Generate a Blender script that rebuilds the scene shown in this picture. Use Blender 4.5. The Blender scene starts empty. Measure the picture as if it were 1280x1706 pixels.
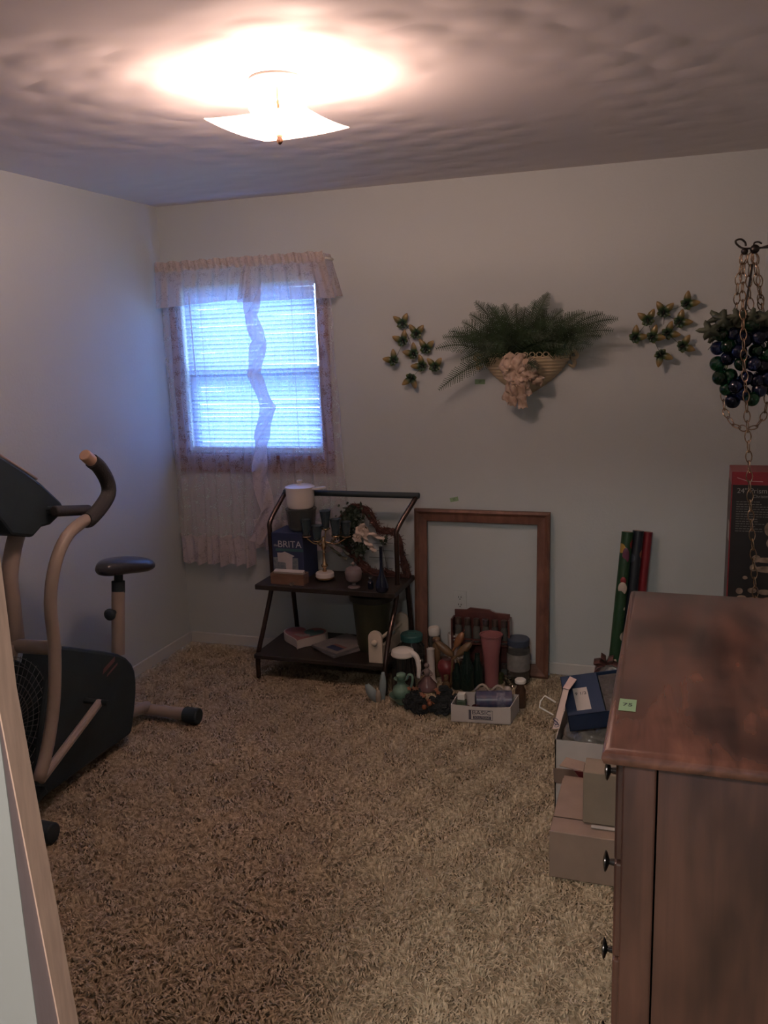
import bpy, bmesh, math, random
import numpy as np
from mathutils import Vector, Matrix, Euler
random.seed(7); rng = np.random.default_rng(7)
S = bpy.context.scene
COL = S.collection
PI = math.pi

# ---------------------------------------------------------------- camera
F_PX, PITCH, ROLL, YAW = 1425.67, -0.19664337, -0.03435173, -0.33046812
CAM = Vector((2.66324537, -4.17936461, 1.69396434))
fw = Vector((math.sin(YAW)*math.cos(PITCH), math.cos(YAW)*math.cos(PITCH), math.sin(PITCH)))
r0 = Vector((math.cos(YAW), -math.sin(YAW), 0)); u0 = r0.cross(fw)
rt = math.cos(ROLL)*r0 + math.sin(ROLL)*u0
up = -math.sin(ROLL)*r0 + math.cos(ROLL)*u0
cd = bpy.data.cameras.new('camera'); cam = bpy.data.objects.new('camera', cd); COL.objects.link(cam)
cd.sensor_fit = 'VERTICAL'; cd.sensor_height = 36.0; cd.lens = 36.0*F_PX/1706.0
cd.clip_start = 0.02; cd.clip_end = 100
M = Matrix((rt, up, -fw)).transposed().to_4x4(); M.translation = CAM; cam.matrix_world = M
S.camera = cam

def at(px, py, ax, v):
    """point of the room seen at a place of the photograph on the plane ax = v"""
    d = fw + rt*((px-640)/F_PX) - up*((py-853)/F_PX)
    i = 'xyz'.index(ax); t = (v-CAM[i])/d[i]
    return CAM + d*t
def mpp(P): return (Vector(P)-CAM).dot(fw)/F_PX      # metres a pixel spans at P

# ---------------------------------------------------------------- world, light, exposure
W = bpy.data.worlds.new('daylight'); S.world = W; W.use_nodes = True
bg = W.node_tree.nodes['Background']; bg.inputs[0].default_value = (0.40, 0.60, 1.0, 1); bg.inputs[1].default_value = 19.0
S.view_settings.view_transform = 'Standard'; S.view_settings.look = 'None'
S.view_settings.exposure = 0.0; S.view_settings.gamma = 1.0; S.view_settings.use_curve_mapping = False
LAMP_W = 54.0            # each of the two bulbs in the ceiling fixture
LAMP_COL = (1.0, 0.65, 0.52)
HALL_W = 58.0

def point_light(name, loc, w, col, rad, parent=None):
    l = bpy.data.lights.new(name, 'POINT'); l.energy = w; l.color = col; l.shadow_soft_size = rad
    o = bpy.data.objects.new(name, l); COL.objects.link(o); o.location = loc
    return o
pl = bpy.data.lights.new('window_daylight', 'AREA'); pl.shape = 'RECTANGLE'; pl.size = .80; pl.size_y = .94
pl.cycles.is_portal = True
plo = bpy.data.objects.new('window_daylight', pl); COL.objects.link(plo)
plo.location = (.5, .125, 1.59); plo.rotation_euler = (-PI/2, 0, 0)

# ---------------------------------------------------------------- materials
def new_mat(name):
    m = bpy.data.materials.new(name); m.use_nodes = True
    return m, m.node_tree, m.node_tree.nodes['Principled BSDF']
MATS = {}
def mat(name, col, rough=.6, metal=0.0, var=.12, scale=12, bump=0.0, bscale=60, spec=.5, trans=0.0, coat=0.0, ior=1.45, col2=None, stretch=None, detail=3, alpha=1.0):
    if name in MATS: return MATS[name]
    m, t, b = new_mat(name); N, L = t.nodes, t.links
    tc = N.new('ShaderNodeTexCoord'); mp = N.new('ShaderNodeMapping'); L.new(tc.outputs['Object'], mp.inputs[0])
    if stretch: mp.inputs['Scale'].default_value = stretch
    if var > 0 or col2:
        n = N.new('ShaderNodeTexNoise'); n.inputs['Scale'].default_value = scale; n.inputs['Detail'].default_value = detail
        L.new(mp.outputs[0], n.inputs['Vector'])
        r = N.new('ShaderNodeValToRGB'); r.color_ramp.elements[0].position = .32; r.color_ramp.elements[1].position = .68
        c2 = col2 if col2 else tuple(min(1, c*(1+var)) for c in col)
        c1 = col if col2 else tuple(c*(1-var) for c in col)
        r.color_ramp.elements[0].color = (*c1, 1); r.color_ramp.elements[1].color = (*c2, 1)
        L.new(n.outputs['Fac'], r.inputs[0]); L.new(r.outputs[0], b.inputs['Base Color'])
    else: b.inputs['Base Color'].default_value = (*col, 1)
    b.inputs['Roughness'].default_value = rough; b.inputs['Metallic'].default_value = metal
    b.inputs['Specular IOR Level'].default_value = spec; b.inputs['IOR'].default_value = ior
    b.inputs['Transmission Weight'].default_value = trans; b.inputs['Coat Weight'].default_value = coat
    b.inputs['Alpha'].default_value = alpha
    if bump > 0:
        n2 = N.new('ShaderNodeTexNoise'); n2.inputs['Scale'].default_value = bscale; L.new(mp.outputs[0], n2.inputs['Vector'])
        bp = N.new('ShaderNodeBump'); bp.inputs['Strength'].default_value = bump; bp.inputs['Distance'].default_value = .01
        L.new(n2.outputs['Fac'], bp.inputs['Height']); L.new(bp.outputs[0], b.inputs['Normal'])
    MATS[name] = m; return m

def wood(name, c1, c2, rough=.35, stretch=(30, 3, 30), scale=1.6, coat=.3, patch=None):
    if name in MATS: return MATS[name]
    m, t, b = new_mat(name); N, L = t.nodes, t.links
    tc = N.new('ShaderNodeTexCoord'); mp = N.new('ShaderNodeMapping'); L.new(tc.outputs['Object'], mp.inputs[0])
    mp.inputs['Scale'].default_value = stretch
    n = N.new('ShaderNodeTexNoise'); n.inputs['Scale'].default_value = scale; n.inputs['Detail'].default_value = 6; n.inputs['Distortion'].default_value = .6
    L.new(mp.outputs[0], n.inputs['Vector'])
    r = N.new('ShaderNodeValToRGB'); r.color_ramp.elements[0].position = .3; r.color_ramp.elements[1].position = .72
    r.color_ramp.elements[0].color = (*c1, 1); r.color_ramp.elements[1].color = (*c2, 1)
    L.new(n.outputs['Fac'], r.inputs[0]); out = r.outputs[0]
    if patch:
        n3 = N.new('ShaderNodeTexNoise'); n3.inputs['Scale'].default_value = patch; n3.inputs['Detail'].default_value = 3
        mp3 = N.new('ShaderNodeMapping'); L.new(tc.outputs['Object'], mp3.inputs[0]); mp3.inputs['Scale'].default_value = (1.6, .8, .6)
        L.new(mp3.outputs[0], n3.inputs['Vector'])
        r3 = N.new('ShaderNodeValToRGB'); r3.color_ramp.elements[0].position = .38; r3.color_ramp.elements[1].position = .62
        r3.color_ramp.elements[0].color = (.42, .40, .42, 1); r3.color_ramp.elements[1].color = (1.15, 1.1, 1.05, 1)
        L.new(n3.outputs['Fac'], r3.inputs[0])
        mx = N.new('ShaderNodeMix'); mx.data_type = 'RGBA'; mx.blend_type = 'MULTIPLY'; mx.inputs[0].default_value = 1
        L.new(out, mx.inputs[6]); L.new(r3.outputs[0], mx.inputs[7]); out = mx.outputs[2]
    L.new(out, b.inputs['Base Color']); b.inputs['Roughness'].default_value = rough; b.inputs['Coat Weight'].default_value = coat
    b.inputs['Coat Roughness'].default_value = .2
    MATS[name] = m; return m

def ceiling_mat():
    m, t, b = new_mat('swirled_plaster'); N, L = t.nodes, t.links
    b.inputs['Base Color'].default_value = (.72, .68, .67, 1); b.inputs['Roughness'].default_value = .75
    tc = N.new('ShaderNodeTexCoord'); mp = N.new('ShaderNodeMapping'); L.new(tc.outputs['Object'], mp.inputs[0])
    mp.inputs['Rotation'].default_value = (0, 0, .35); mp.inputs['Location'].default_value = (1.7, 4.2, 0)
    # shallow overlapping trowel swirls in patches
    def M_(op, a, bb=None):
        n = N.new('ShaderNodeMath'); n.operation = op
        for i, v in enumerate((a, bb)):
            if v is None: continue
            if isinstance(v, (int, float)): n.inputs[i].default_value = v
            else: L.new(v, n.inputs[i])
        return n.outputs[0]
    mp.inputs['Scale'].default_value = (1.0, 1.25, 1)
    v = N.new('ShaderNodeTexVoronoi'); v.inputs['Scale'].default_value = 5.0; v.inputs['Randomness'].default_value = .35; v.voronoi_dimensions = '2D'; L.new(mp.outputs[0], v.inputs['Vector'])
    dm = N.new('ShaderNodeMapRange'); dm.interpolation_type = 'SMOOTHSTEP'; L.new(v.outputs['Distance'], dm.inputs[0])
    dm.inputs[1].default_value = .10; dm.inputs[2].default_value = .50; dm.inputs[3].default_value = 1; dm.inputs[4].default_value = 0
    saw = dm.outputs[0]
    n = N.new('ShaderNodeTexNoise'); n.inputs['Scale'].default_value = 1.1; L.new(mp.outputs[0], n.inputs['Vector'])
    msk = N.new('ShaderNodeMapRange'); L.new(n.outputs['Fac'], msk.inputs[0]); msk.inputs[1].default_value = .36; msk.inputs[2].default_value = .52
    n2 = N.new('ShaderNodeTexNoise'); n2.inputs['Scale'].default_value = 9; L.new(mp.outputs[0], n2.inputs['Vector'])
    h = M_('ADD', M_('MULTIPLY', M_('MULTIPLY', saw, msk.outputs[0]), .8), M_('MULTIPLY', n2.outputs['Fac'], .18))
    bp = N.new('ShaderNodeBump'); bp.inputs['Strength'].default_value = .35; bp.inputs['Distance'].default_value = .008
    L.new(h, bp.inputs['Height']); L.new(bp.outputs[0], b.inputs['Normal'])
    return m

def carpet_mat():
    m, t, b = new_mat('gold_shag'); N, L = t.nodes, t.links
    tc = N.new('ShaderNodeTexCoord')
    n = N.new('ShaderNodeTexNoise'); n.inputs['Scale'].default_value = 60; n.inputs['Detail'].default_value = 2; L.new(tc.outputs['Object'], n.inputs['Vector'])
    r = N.new('ShaderNodeValToRGB'); e = r.color_ramp.elements; e[0].position = .33; e[0].color = (.31, .24, .155, 1); e[1].position = .66; e[1].color = (.60, .50, .355, 1)
    mid = r.color_ramp.elements.new(.5); mid.color = (.46, .375, .262, 1)
    L.new(n.outputs['Fac'], r.inputs[0])
    n2 = N.new('ShaderNodeTexNoise'); n2.inputs['Scale'].default_value = 2.2; L.new(tc.outputs['Object'], n2.inputs['Vector'])
    r2 = N.new('ShaderNodeMapRange'); L.new(n2.outputs['Fac'], r2.inputs[0]); r2.inputs[3].default_value = .75; r2.inputs[4].default_value = 1.2
    mx = N.new('ShaderNodeVectorMath'); mx.operation = 'SCALE'; L.new(r.outputs[0], mx.inputs[0]); L.new(r2.outputs[0], mx.inputs['Scale'])
    L.new(mx.outputs[0], b.inputs['Base Color']); b.inputs['Roughness'].default_value = .85; b.inputs['Specular IOR Level'].default_value = .15
    return m

def lace_mat(name, col, lo, hi, scale=90, thr=.5):
    m, t, b = new_mat(name); N, L = t.nodes, t.links; N.remove(b)
    out = N['Material Output']
    tc = N.new('ShaderNodeTexCoord')
    v = N.new('ShaderNodeTexVoronoi'); v.inputs['Scale'].default_value = scale; L.new(tc.outputs['Object'], v.inputs['Vector'])
    n = N.new('ShaderNodeTexNoise'); n.inputs['Scale'].default_value = 26; n.inputs['Detail'].default_value = 3; L.new(tc.outputs['Object'], n.inputs['Vector'])
    ad = N.new('ShaderNodeMath'); ad.operation = 'MULTIPLY_ADD'; L.new(v.outputs['Distance'], ad.inputs[0]); ad.inputs[1].default_value = .5; L.new(n.outputs['Fac'], ad.inputs[2])
    mr = N.new('ShaderNodeMapRange'); L.new(ad.outputs[0], mr.inputs[0]); mr.inputs[1].default_value = thr+.08; mr.inputs[2].default_value = thr+.32
    mr.inputs[3].default_value = lo; mr.inputs[4].default_value = hi
    tr = N.new('ShaderNodeBsdfTransparent'); df = N.new('ShaderNodeBsdfDiffuse'); tl = N.new('ShaderNodeBsdfTranslucent')
    df.inputs[0].default_value = (*col, 1); tl.inputs[0].default_value = (*col, 1)
    m1 = N.new('ShaderNodeMixShader'); m1.inputs[0].default_value = .42; L.new(df.outputs[0], m1.inputs[1]); L.new(tl.outputs[0], m1.inputs[2])
    m2 = N.new('ShaderNodeMixShader'); L.new(mr.outputs[0], m2.inputs[0]); L.new(tr.outputs[0], m2.inputs[1]); L.new(m1.outputs[0], m2.inputs[2])
    L.new(m2.outputs[0], out.inputs[0]); return m
def translucent_mat(name, col, f=.5, clear=0):
    m, t, b = new_mat(name); N, L = t.nodes, t.links; N.remove(b); out = N['Material Output']
    df = N.new('ShaderNodeBsdfDiffuse'); tl = N.new('ShaderNodeBsdfTranslucent'); df.inputs[0].default_value = (*col, 1); tl.inputs[0].default_value = (*col, 1)
    m1 = N.new('ShaderNodeMixShader'); m1.inputs[0].default_value = f; L.new(df.outputs[0], m1.inputs[1]); L.new(tl.outputs[0], m1.inputs[2])
    if clear:
        tr = N.new('ShaderNodeBsdfTransparent'); m2 = N.new('ShaderNodeMixShader'); m2.inputs[0].default_value = clear
        L.new(m1.outputs[0], m2.inputs[1]); L.new(tr.outputs[0], m2.inputs[2]); L.new(m2.outputs[0], out.inputs[0])
    else: L.new(m1.outputs[0], out.inputs[0])
    return m
def glow_mat(name, col, s):
    m, t, b = new_mat(name); b.inputs['Emission Color'].default_value = (*col, 1); b.inputs['Emission Strength'].default_value = s
    b.inputs['Base Color'].default_value = (.8, .8, .8, 1); return m
def glass(name, col, rough=.03, trans=1.0):
    return mat(name, col, rough, var=0, trans=trans, ior=1.45)
def thin_pane(name, col=(1, 1, 1), gloss=.08):
    m, t, b = new_mat(name); N, L = t.nodes, t.links; N.remove(b); out = N['Material Output']
    tr = N.new('ShaderNodeBsdfTransparent'); tr.inputs[0].default_value = (*col, 1); gl = N.new('ShaderNodeBsdfGlossy'); gl.inputs['Roughness'].default_value = .03
    mx = N.new('ShaderNodeMixShader'); mx.inputs[0].default_value = gloss; L.new(tr.outputs[0], mx.inputs[1]); L.new(gl.outputs[0], mx.inputs[2]); L.new(mx.outputs[0], out.inputs[0]); return m

def wing_mat():
    m, t, b = new_mat('capiz_wing'); N, L = t.nodes, t.links
    tc = N.new('ShaderNodeTexCoord'); ln = N.new('ShaderNodeVectorMath'); ln.operation = 'LENGTH'; L.new(tc.outputs['UV'], ln.inputs[0])
    r = N.new('ShaderNodeValToRGB'); e = r.color_ramp.elements
    e[0].position = .25; e[0].color = (.012, .028, .018, 1); e[1].position = 1.0; e[1].color = (.25, .175, .07, 1)
    k = e.new(.42); k.color = (.03, .07, .025, 1); k = e.new(.6); k.color = (.14, .12, .04, 1)
    L.new(ln.outputs['Value'], r.inputs[0]); L.new(r.outputs[0], b.inputs['Base Color'])
    b.inputs['Roughness'].default_value = .3; return m

m_wall = mat('wall_paint', (.44, .485, .49), .7, var=.02, scale=2, bump=.08, bscale=70)
m_trimw = mat('white_trim_paint', (.50, .51, .50), .5, var=.03)
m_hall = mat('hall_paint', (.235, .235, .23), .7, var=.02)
m_black = mat('black_plastic', (.016, .027, .033), .6, var=.1)
m_blacksoft = mat('black_foam', (.03, .03, .033), .8, var=.15, bump=.2, bscale=200)
m_tan = mat('taupe_enamel', (.30, .245, .215), .4, var=.05)
m_white = mat('white_plastic', (.70, .67, .62), .4, var=.03)
m_whitec = mat('white_ceramic', (.62, .58, .55), .25, var=.03)
m_paper = mat('white_cardboard', (.46, .425, .40), .8, var=.05)
m_kraft = mat('brown_cardboard', (.29, .21, .165), .85, var=.07)
m_darkwood = wood('dark_stained_board', (.012, .009, .008), (.024, .017, .014), .5, coat=.05)
m_tubing = mat('bronze_tube', (.055, .035, .030), .22, metal=.6, var=.05)
m_brass = mat('brass', (.62, .42, .25), .22, metal=1, var=.08)
m_chain = mat('antique_brass', (.36, .25, .17), .24, metal=1, var=.3, scale=60)
m_iron = mat('dark_iron', (.04, .035, .033), .4, metal=.8, var=.1)
m_green_lbl = mat('green_sticker', (.22, .34, .20), .8, var=.04)
m_ink = mat('black_ink', (.02, .02, .025), .7, var=0)

# ---------------------------------------------------------------- mesh helpers
class MB:
    """collects vertices and faces in world coordinates"""
    def __init__(s): s.v = []; s.f = []; s.uv = None
    def add(s, vs, fs):
        o = len(s.v); s.v += [Vector(v) for v in vs]; s.f += [[i+o for i in f] for f in fs]; return s
    def box(s, lo, hi, rot=None, piv=None):
        x0, y0, z0 = lo; x1, y1, z1 = hi
        vs = [Vector(p) for p in ((x0, y0, z0), (x1, y0, z0), (x1, y1, z0), (x0, y1, z0), (x0, y0, z1), (x1, y0, z1), (x1, y1, z1), (x0, y1, z1))]
        if rot is not None:
            R_ = rot if isinstance(rot, Matrix) else Euler(rot).to_matrix(); c = Vector(piv) if piv else sum(vs, Vector())/8
            vs = [R_ @ (v-c) + c for v in vs]
        return s.add(vs, [(0, 3, 2, 1), (4, 5, 6, 7), (0, 1, 5, 4), (1, 2, 6, 5), (2, 3, 7, 6), (3, 0, 4, 7)])
    def cbox(s, c, sz, rot=None):
        c = Vector(c); h = Vector(sz)/2
        return s.box(c-h, c+h, rot, c)
    def tube(s, pts, r, n=12, smooth=0, closed=False, cap=True, flat=1.0):
        P = [Vector(p) for p in pts]; R_ = list(r) if hasattr(r, '__len__') else [r]*len(P)
        if smooth:
            Q, RR = [], []; m = len(P)
            rngi = range(m if closed else m-1)
            for i in rngi:
                p0 = P[(i-1) % m] if closed or i > 0 else P[0]*2-P[1]
                p1, p2 = P[i], P[(i+1) % m]; p3 = P[(i+2) % m] if closed or i+2 < m else P[-1]*2-P[-2]
                for k in range(smooth):
                    t = k/smooth
                    Q.append(.5*((2*p1)+(p2-p0)*t+(2*p0-5*p1+4*p2-p3)*t*t+(3*p1-p0-3*p2+p3)*t**3))
                    RR.append(R_[i]*(1-t)+R_[(i+1) % m]*t)
            if not closed: Q.append(P[-1]); RR.append(R_[-1])
            P, R_ = Q, RR
        m = len(P); vs = []; nrm = None
        for i in range(m):
            if closed: T = (P[(i+1) % m]-P[i-1])
            else: T = P[min(i+1, m-1)]-P[max(i-1, 0)]
            if T.length < 1e-9: T = Vector((0, 0, 1))
            T.normalize()
            if nrm is None:
                a = Vector((0, 0, 1)) if abs(T.z) < .9 else Vector((1, 0, 0)); nrm = (a-T*a.dot(T)).normalized()
            else:
                nrm = nrm-T*nrm.dot(T); nrm = nrm.normalized() if nrm.length > 1e-6 else T.orthogonal().normalized()
            b = T.cross(nrm)
            for k in range(n):
                a = 2*PI*k/n; vs.append(P[i]+(nrm*math.cos(a)+b*math.sin(a)*flat)*R_[i])
        fs = []
        for i in range(m if closed else m-1):
            for k in range(n):
                a, b_ = i*n+k, i*n+(k+1) % n; c, d = ((i+1) % m)*n+(k+1) % n, ((i+1) % m)*n+k
                fs.append((a, b_, c, d))
        if not closed and cap: fs.append(tuple(reversed(range(n)))); fs.append(tuple(range((m-1)*n, m*n)))
        return s.add(vs, fs)
    def lathe(s, c, prof, n=24, M_=None, sx=1, sy=1, wave=0, wn=0):
        """prof: (radius, height) from bottom to top, around c"""
        c = Vector(c); vs = []; fs = []
        for (r, z) in prof:
            for k in range(n):
                a = 2*PI*k/n; rr = r*(1+wave*math.cos(wn*a)) if wave else r
                v = Vector((rr*math.cos(a)*sx, rr*math.sin(a)*sy, z)); vs.append(c+(M_ @ v if M_ else v))
        m = len(prof)
        for i in range(m-1):
            for k in range(n): fs.append((i*n+k, i*n+(k+1) % n, (i+1)*n+(k+1) % n, (i+1)*n+k))
        if prof[0][0] > 1e-4: fs.append(tuple(reversed(range(n))))
        if prof[-1][0] > 1e-4: fs.append(tuple(range((m-1)*n, m*n)))
        return s.add(vs, fs)
    def ball(s, c, r, n=16, m=10, M_=None):
        rr = r if hasattr(r, '__len__') else (r, r, r); c = Vector(c); vs = []; fs = []
        for i in range(m+1):
            p = PI*i/m
            for k in range(n):
                a = 2*PI*k/n; v = Vector((rr[0]*math.sin(p)*math.cos(a), rr[1]*math.sin(p)*math.sin(a), -rr[2]*math.cos(p))); vs.append(c+(M_ @ v if M_ else v))
        for i in range(m):
            for k in range(n): fs.append((i*n+k, i*n+(k+1) % n, (i+1)*n+(k+1) % n, (i+1)*n+k))
        return s.add(vs, fs)
    def prism(s, pts, off):
        """flat outline pts (3-D) pushed along off"""
        P = [Vector(p) for p in pts]; o = Vector(off); n = len(P)
        return s.add(P+[p+o for p in P], [tuple(range(n)), tuple(reversed(range(n, 2*n)))]+[(i, i+n, (i+1) % n+n, (i+1) % n) for i in range(n)])
    def grid(s, fn, nu, nv, thick=0):
        vs = [fn(i/nu, j/nv) for i in range(nu+1) for j in range(nv+1)]
        fs = [(i*(nv+1)+j, (i+1)*(nv+1)+j, (i+1)*(nv+1)+j+1, i*(nv+1)+j+1) for i in range(nu) for j in range(nv)]
        return s.add(vs, fs)

ORG = {}
def build(name, mb, m, parent=None, smooth=False, bevel=0, solid=0, sub=0, auto=None):
    me = bpy.data.meshes.new(name); o = bpy.data.objects.new(name, me)
    org = ORG.get(parent.name, Vector()) if parent else (getattr(mb, 'org', None) or Vector())
    me.from_pydata([tuple(v-org) for v in mb.v], [], mb.f); me.validate(); me.update()
    bm = bmesh.new(); bm.from_mesh(me); bmesh.ops.remove_doubles(bm, verts=bm.verts, dist=1e-6)
    bmesh.ops.recalc_face_normals(bm, faces=bm.faces)
    for f in bm.faces: f.smooth = bool(smooth)
    if smooth is not True and smooth:
        for e in bm.edges:
            if len(e.link_faces) == 2 and e.calc_face_angle(0) > smooth: e.smooth = False
    bm.to_mesh(me); bm.free()
    me.materials.append(m); COL.objects.link(o)
    if parent: o.parent = parent
    else: o.location = org
    if parent: ORG[o.name] = org
    else: ORG[o.name] = org
    if solid: q = o.modifiers.new('thickness', 'SOLIDIFY'); q.thickness = solid; q.offset = 0
    if bevel: q = o.modifiers.new('bevel', 'BEVEL'); q.width = bevel; q.segments = 2; q.limit_method = 'ANGLE'; q.angle_limit = .6
    if sub: q = o.modifiers.new('subd', 'SUBSURF'); q.levels = sub; q.render_levels = sub
    return o
SM = .6
def tag(o, label=None, cat=None, group=None, kind=None):
    if label: o['label'] = label
    if cat: o['category'] = cat
    if group: o['group'] = group
    if kind: o['kind'] = kind
    return o
def thing(name, loc, label, cat, group=None):
    o = bpy.data.objects.new(name, None); COL.objects.link(o); o.location = loc; o.empty_display_size = .05
    ORG[o.name] = Vector(loc); return tag(o, label, cat, group)
def struct(name, mb, m, **k): return tag(build(name, mb, m, **k), kind='structure')
def single(name, mb, m, label, cat, org, group=None, **k):
    mb.org = Vector(org); return tag(build(name, mb, m, **k), label, cat, group)
def text(name, s, size, origin, xdir, zdir, m, parent=None, lift=.0006, align='CENTER', sx=1.0):
    c = bpy.data.curves.new('tmp', 'FONT'); c.body = s; c.size = size; c.align_x = align; c.align_y = 'CENTER'; c.extrude = .0002
    o = bpy.data.objects.new('tmp', c); COL.objects.link(o)
    bpy.context.view_layer.update()
    me = bpy.data.meshes.new_from_object(o.evaluated_get(bpy.context.evaluated_depsgraph_get()))
    bpy.data.objects.remove(o); x = Vector(xdir).normalized(); z = Vector(zdir).normalized(); n = x.cross(z)
    org = ORG.get(parent.name, Vector()) if parent else Vector()
    for v in me.vertices: v.co = Vector(origin)+x*v.co.x*sx+z*v.co.y+n*(v.co.z+lift)-org
    me.name = name; me.materials.clear(); me.materials.append(m)
    t = bpy.data.objects.new(name, me); COL.objects.link(t)
    if parent: t.parent = parent
    return t
def Rz(a): return Matrix.Rotation(a, 3, 'Z')

# ================================================================ the room
RW, RD, RH = 3.35, 3.70, 2.44       # right wall x, front wall y, ceiling height
WX0, WX1, WZ0, WZ1 = .095, .905, 1.125, 2.05
b = MB().box((-.1, -RD-1.6, -.06), (RW+.1, .12, -.012)); struct('floor', b, mat('carpet_backing', (.34, .265, .18), .9, var=.2, scale=40))
b = MB().box((0, -RD, RH), (RW, 0, RH+.08)); struct('ceiling', b, ceiling_mat())
b = MB()
b.box((-.1, 0, 0), (WX0, .13, RH)).box((WX1, 0, 0), (RW+.1, .13, RH)).box((WX0, 0, 0), (WX1, .13, WZ0)).box((WX0, 0, WZ1), (WX1, .13, RH))
struct('wall_back', b, m_wall)
struct('wall_left', MB().box((-.1, -RD, 0), (0, 0, RH)), m_wall)
struct('wall_right', MB().box((RW, -RD, 0), (RW+.1, 0, RH)), m_wall)
# a shallow boxed-in corner at the right end of the back wall
struct('trim_1', MB().box((3.016, -.018, 0), (RW, 0, RH)), m_wall)
# front wall with the doorway the photograph is taken from
DX = 2.183
b = MB().box((3.12, -RD, 0), (RW+.1, -RD+.04, RH)).box((2.14, -RD, 2.08), (3.12, -RD+.04, RH)).box((-.1, -RD, 0), (2.14, -RD+.04, RH)).box((2.14, -RD-.001, 0), (DX, -RD, 2.08))
struct('wall_front', b, m_hall)
# left side of the doorway: a mauve reveal that widens downwards and the tan wooden edge standing a little out of plumb behind it
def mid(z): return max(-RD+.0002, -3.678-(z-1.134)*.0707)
def outer(z): return mid(z)+.0205
def reveal(f0, f1, x0, x1, zt):
    b = MB(); zs = [0, .5, 1.0, 1.2, 1.3, 1.40, 1.44, 1.6, zt]; vs = []
    for z in zs: vs += [(x0, f0(z), z), (x1, f0(z), z), (x1, f1(z), z), (x0, f1(z), z)]
    fs = [(3, 2, 1, 0), tuple(len(vs)-4+k for k in range(4))]
    for i in range(len(zs)-1):
        for k in range(4): fs.append((i*4+k, i*4+(k+1) % 4, i*4+4+(k+1) % 4, i*4+4+k))
    return b.add(vs, fs)
struct('trim_2', reveal(lambda z: -RD, mid, 2.142, DX, 2.08), mat('mauve_jamb', (.26, .20, .21), .6, var=.05, stretch=(20, 20, 2)))
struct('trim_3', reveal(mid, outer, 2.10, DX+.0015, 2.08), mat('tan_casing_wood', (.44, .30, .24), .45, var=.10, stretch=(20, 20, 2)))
# hallway behind the camera
b = MB().box((1.2, -RD-1.7, 0), (1.3, -RD-.0, RH)).box((RW, -RD-1.7, 0), (RW+.1, -RD, RH)).box((1.2, -RD-1.7, 0), (RW+.1, -RD-1.6, RH)).box((1.2, -RD-1.7, RH), (RW+.1, -RD, RH+.08))
struct('wall_hallway', b, m_hall)
# baseboards
def base(lo, hi, side):
    struct('baseboard_'+side, MB().box(lo, hi), m_trimw, bevel=.004)
base((.012, -.014, 0), (3.016, 0, .062), 'back'); base((0, -RD+.04, 0), (.012, 0, .062), 'left'); base((RW-.012, -RD+.04, 0), (RW, -.018, .062), 'right')

# ---------------------------------------------------------------- carpet
def carpet():
    dens = 15500; x0, x1, y0, y1 = .0, RW, -RD+.05, -.0
    n = int(dens*(x1-x0)*(y1-y0))
    px = rng.uniform(x0+.012, x1-.012, n); py = rng.uniform(y0, y1-.016, n)
    gx = np.sin(px*31+np.sin(py*17)*2)+np.sin(py*41+px*9); gy = np.cos(py*27+np.cos(px*23)*2)+np.sin(px*37-py*13)
    ang = np.arctan2(gy, gx)+rng.normal(0, .7, n)
    Ln = rng.uniform(.016, .032, n); w = rng.uniform(.0014, .0026, n); hh = rng.uniform(.011, .018, n)
    dx, dy = np.cos(ang), np.sin(ang); sx, sy = -dy, dx
    v = np.zeros((n, 6, 3), np.float32); zb = -.012
    for k, (t, z, ww) in enumerate(((0, 0, 1), (.45, 1, 1.1), (1.0, .72, .55))):
        cx = px+dx*Ln*t; cy = py+dy*Ln*t
        cx = np.clip(cx, .013, RW-.013); cy = np.minimum(cy, -.016)
        cz = zb+hh*z
        v[:, 2*k, 0] = cx-sx*w*ww; v[:, 2*k, 1] = cy-sy*w*ww; v[:, 2*k, 2] = cz
        v[:, 2*k+1, 0] = cx+sx*w*ww; v[:, 2*k+1, 1] = cy+sy*w*ww; v[:, 2*k+1, 2] = cz
    me = bpy.data.meshes.new('shag_carpet'); me.vertices.add(n*6); me.vertices.foreach_set('co', v.reshape(-1))
    q = np.array([[0, 1, 3, 2], [2, 3, 5, 4]], np.int32)
    loops = (np.arange(n, dtype=np.int32)[:, None, None]*6+q[None]).reshape(-1)
    me.loops.add(len(loops)); me.loops.foreach_set('vertex_index', loops)
    me.polygons.add(n*2); me.polygons.foreach_set('loop_start', np.arange(n*2, dtype=np.int32)*4)
    try: me.polygons.foreach_set('loop_total', np.full(n*2, 4, np.int32))
    except Exception: pass
    me.update(calc_edges=True); me.validate()
    me.materials.append(carpet_mat()); o = bpy.data.objects.new('shag_carpet', me); COL.objects.link(o)
    tag(o, 'golden brown shag carpet covering the whole floor', 'carpet', kind='stuff')
carpet()

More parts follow.
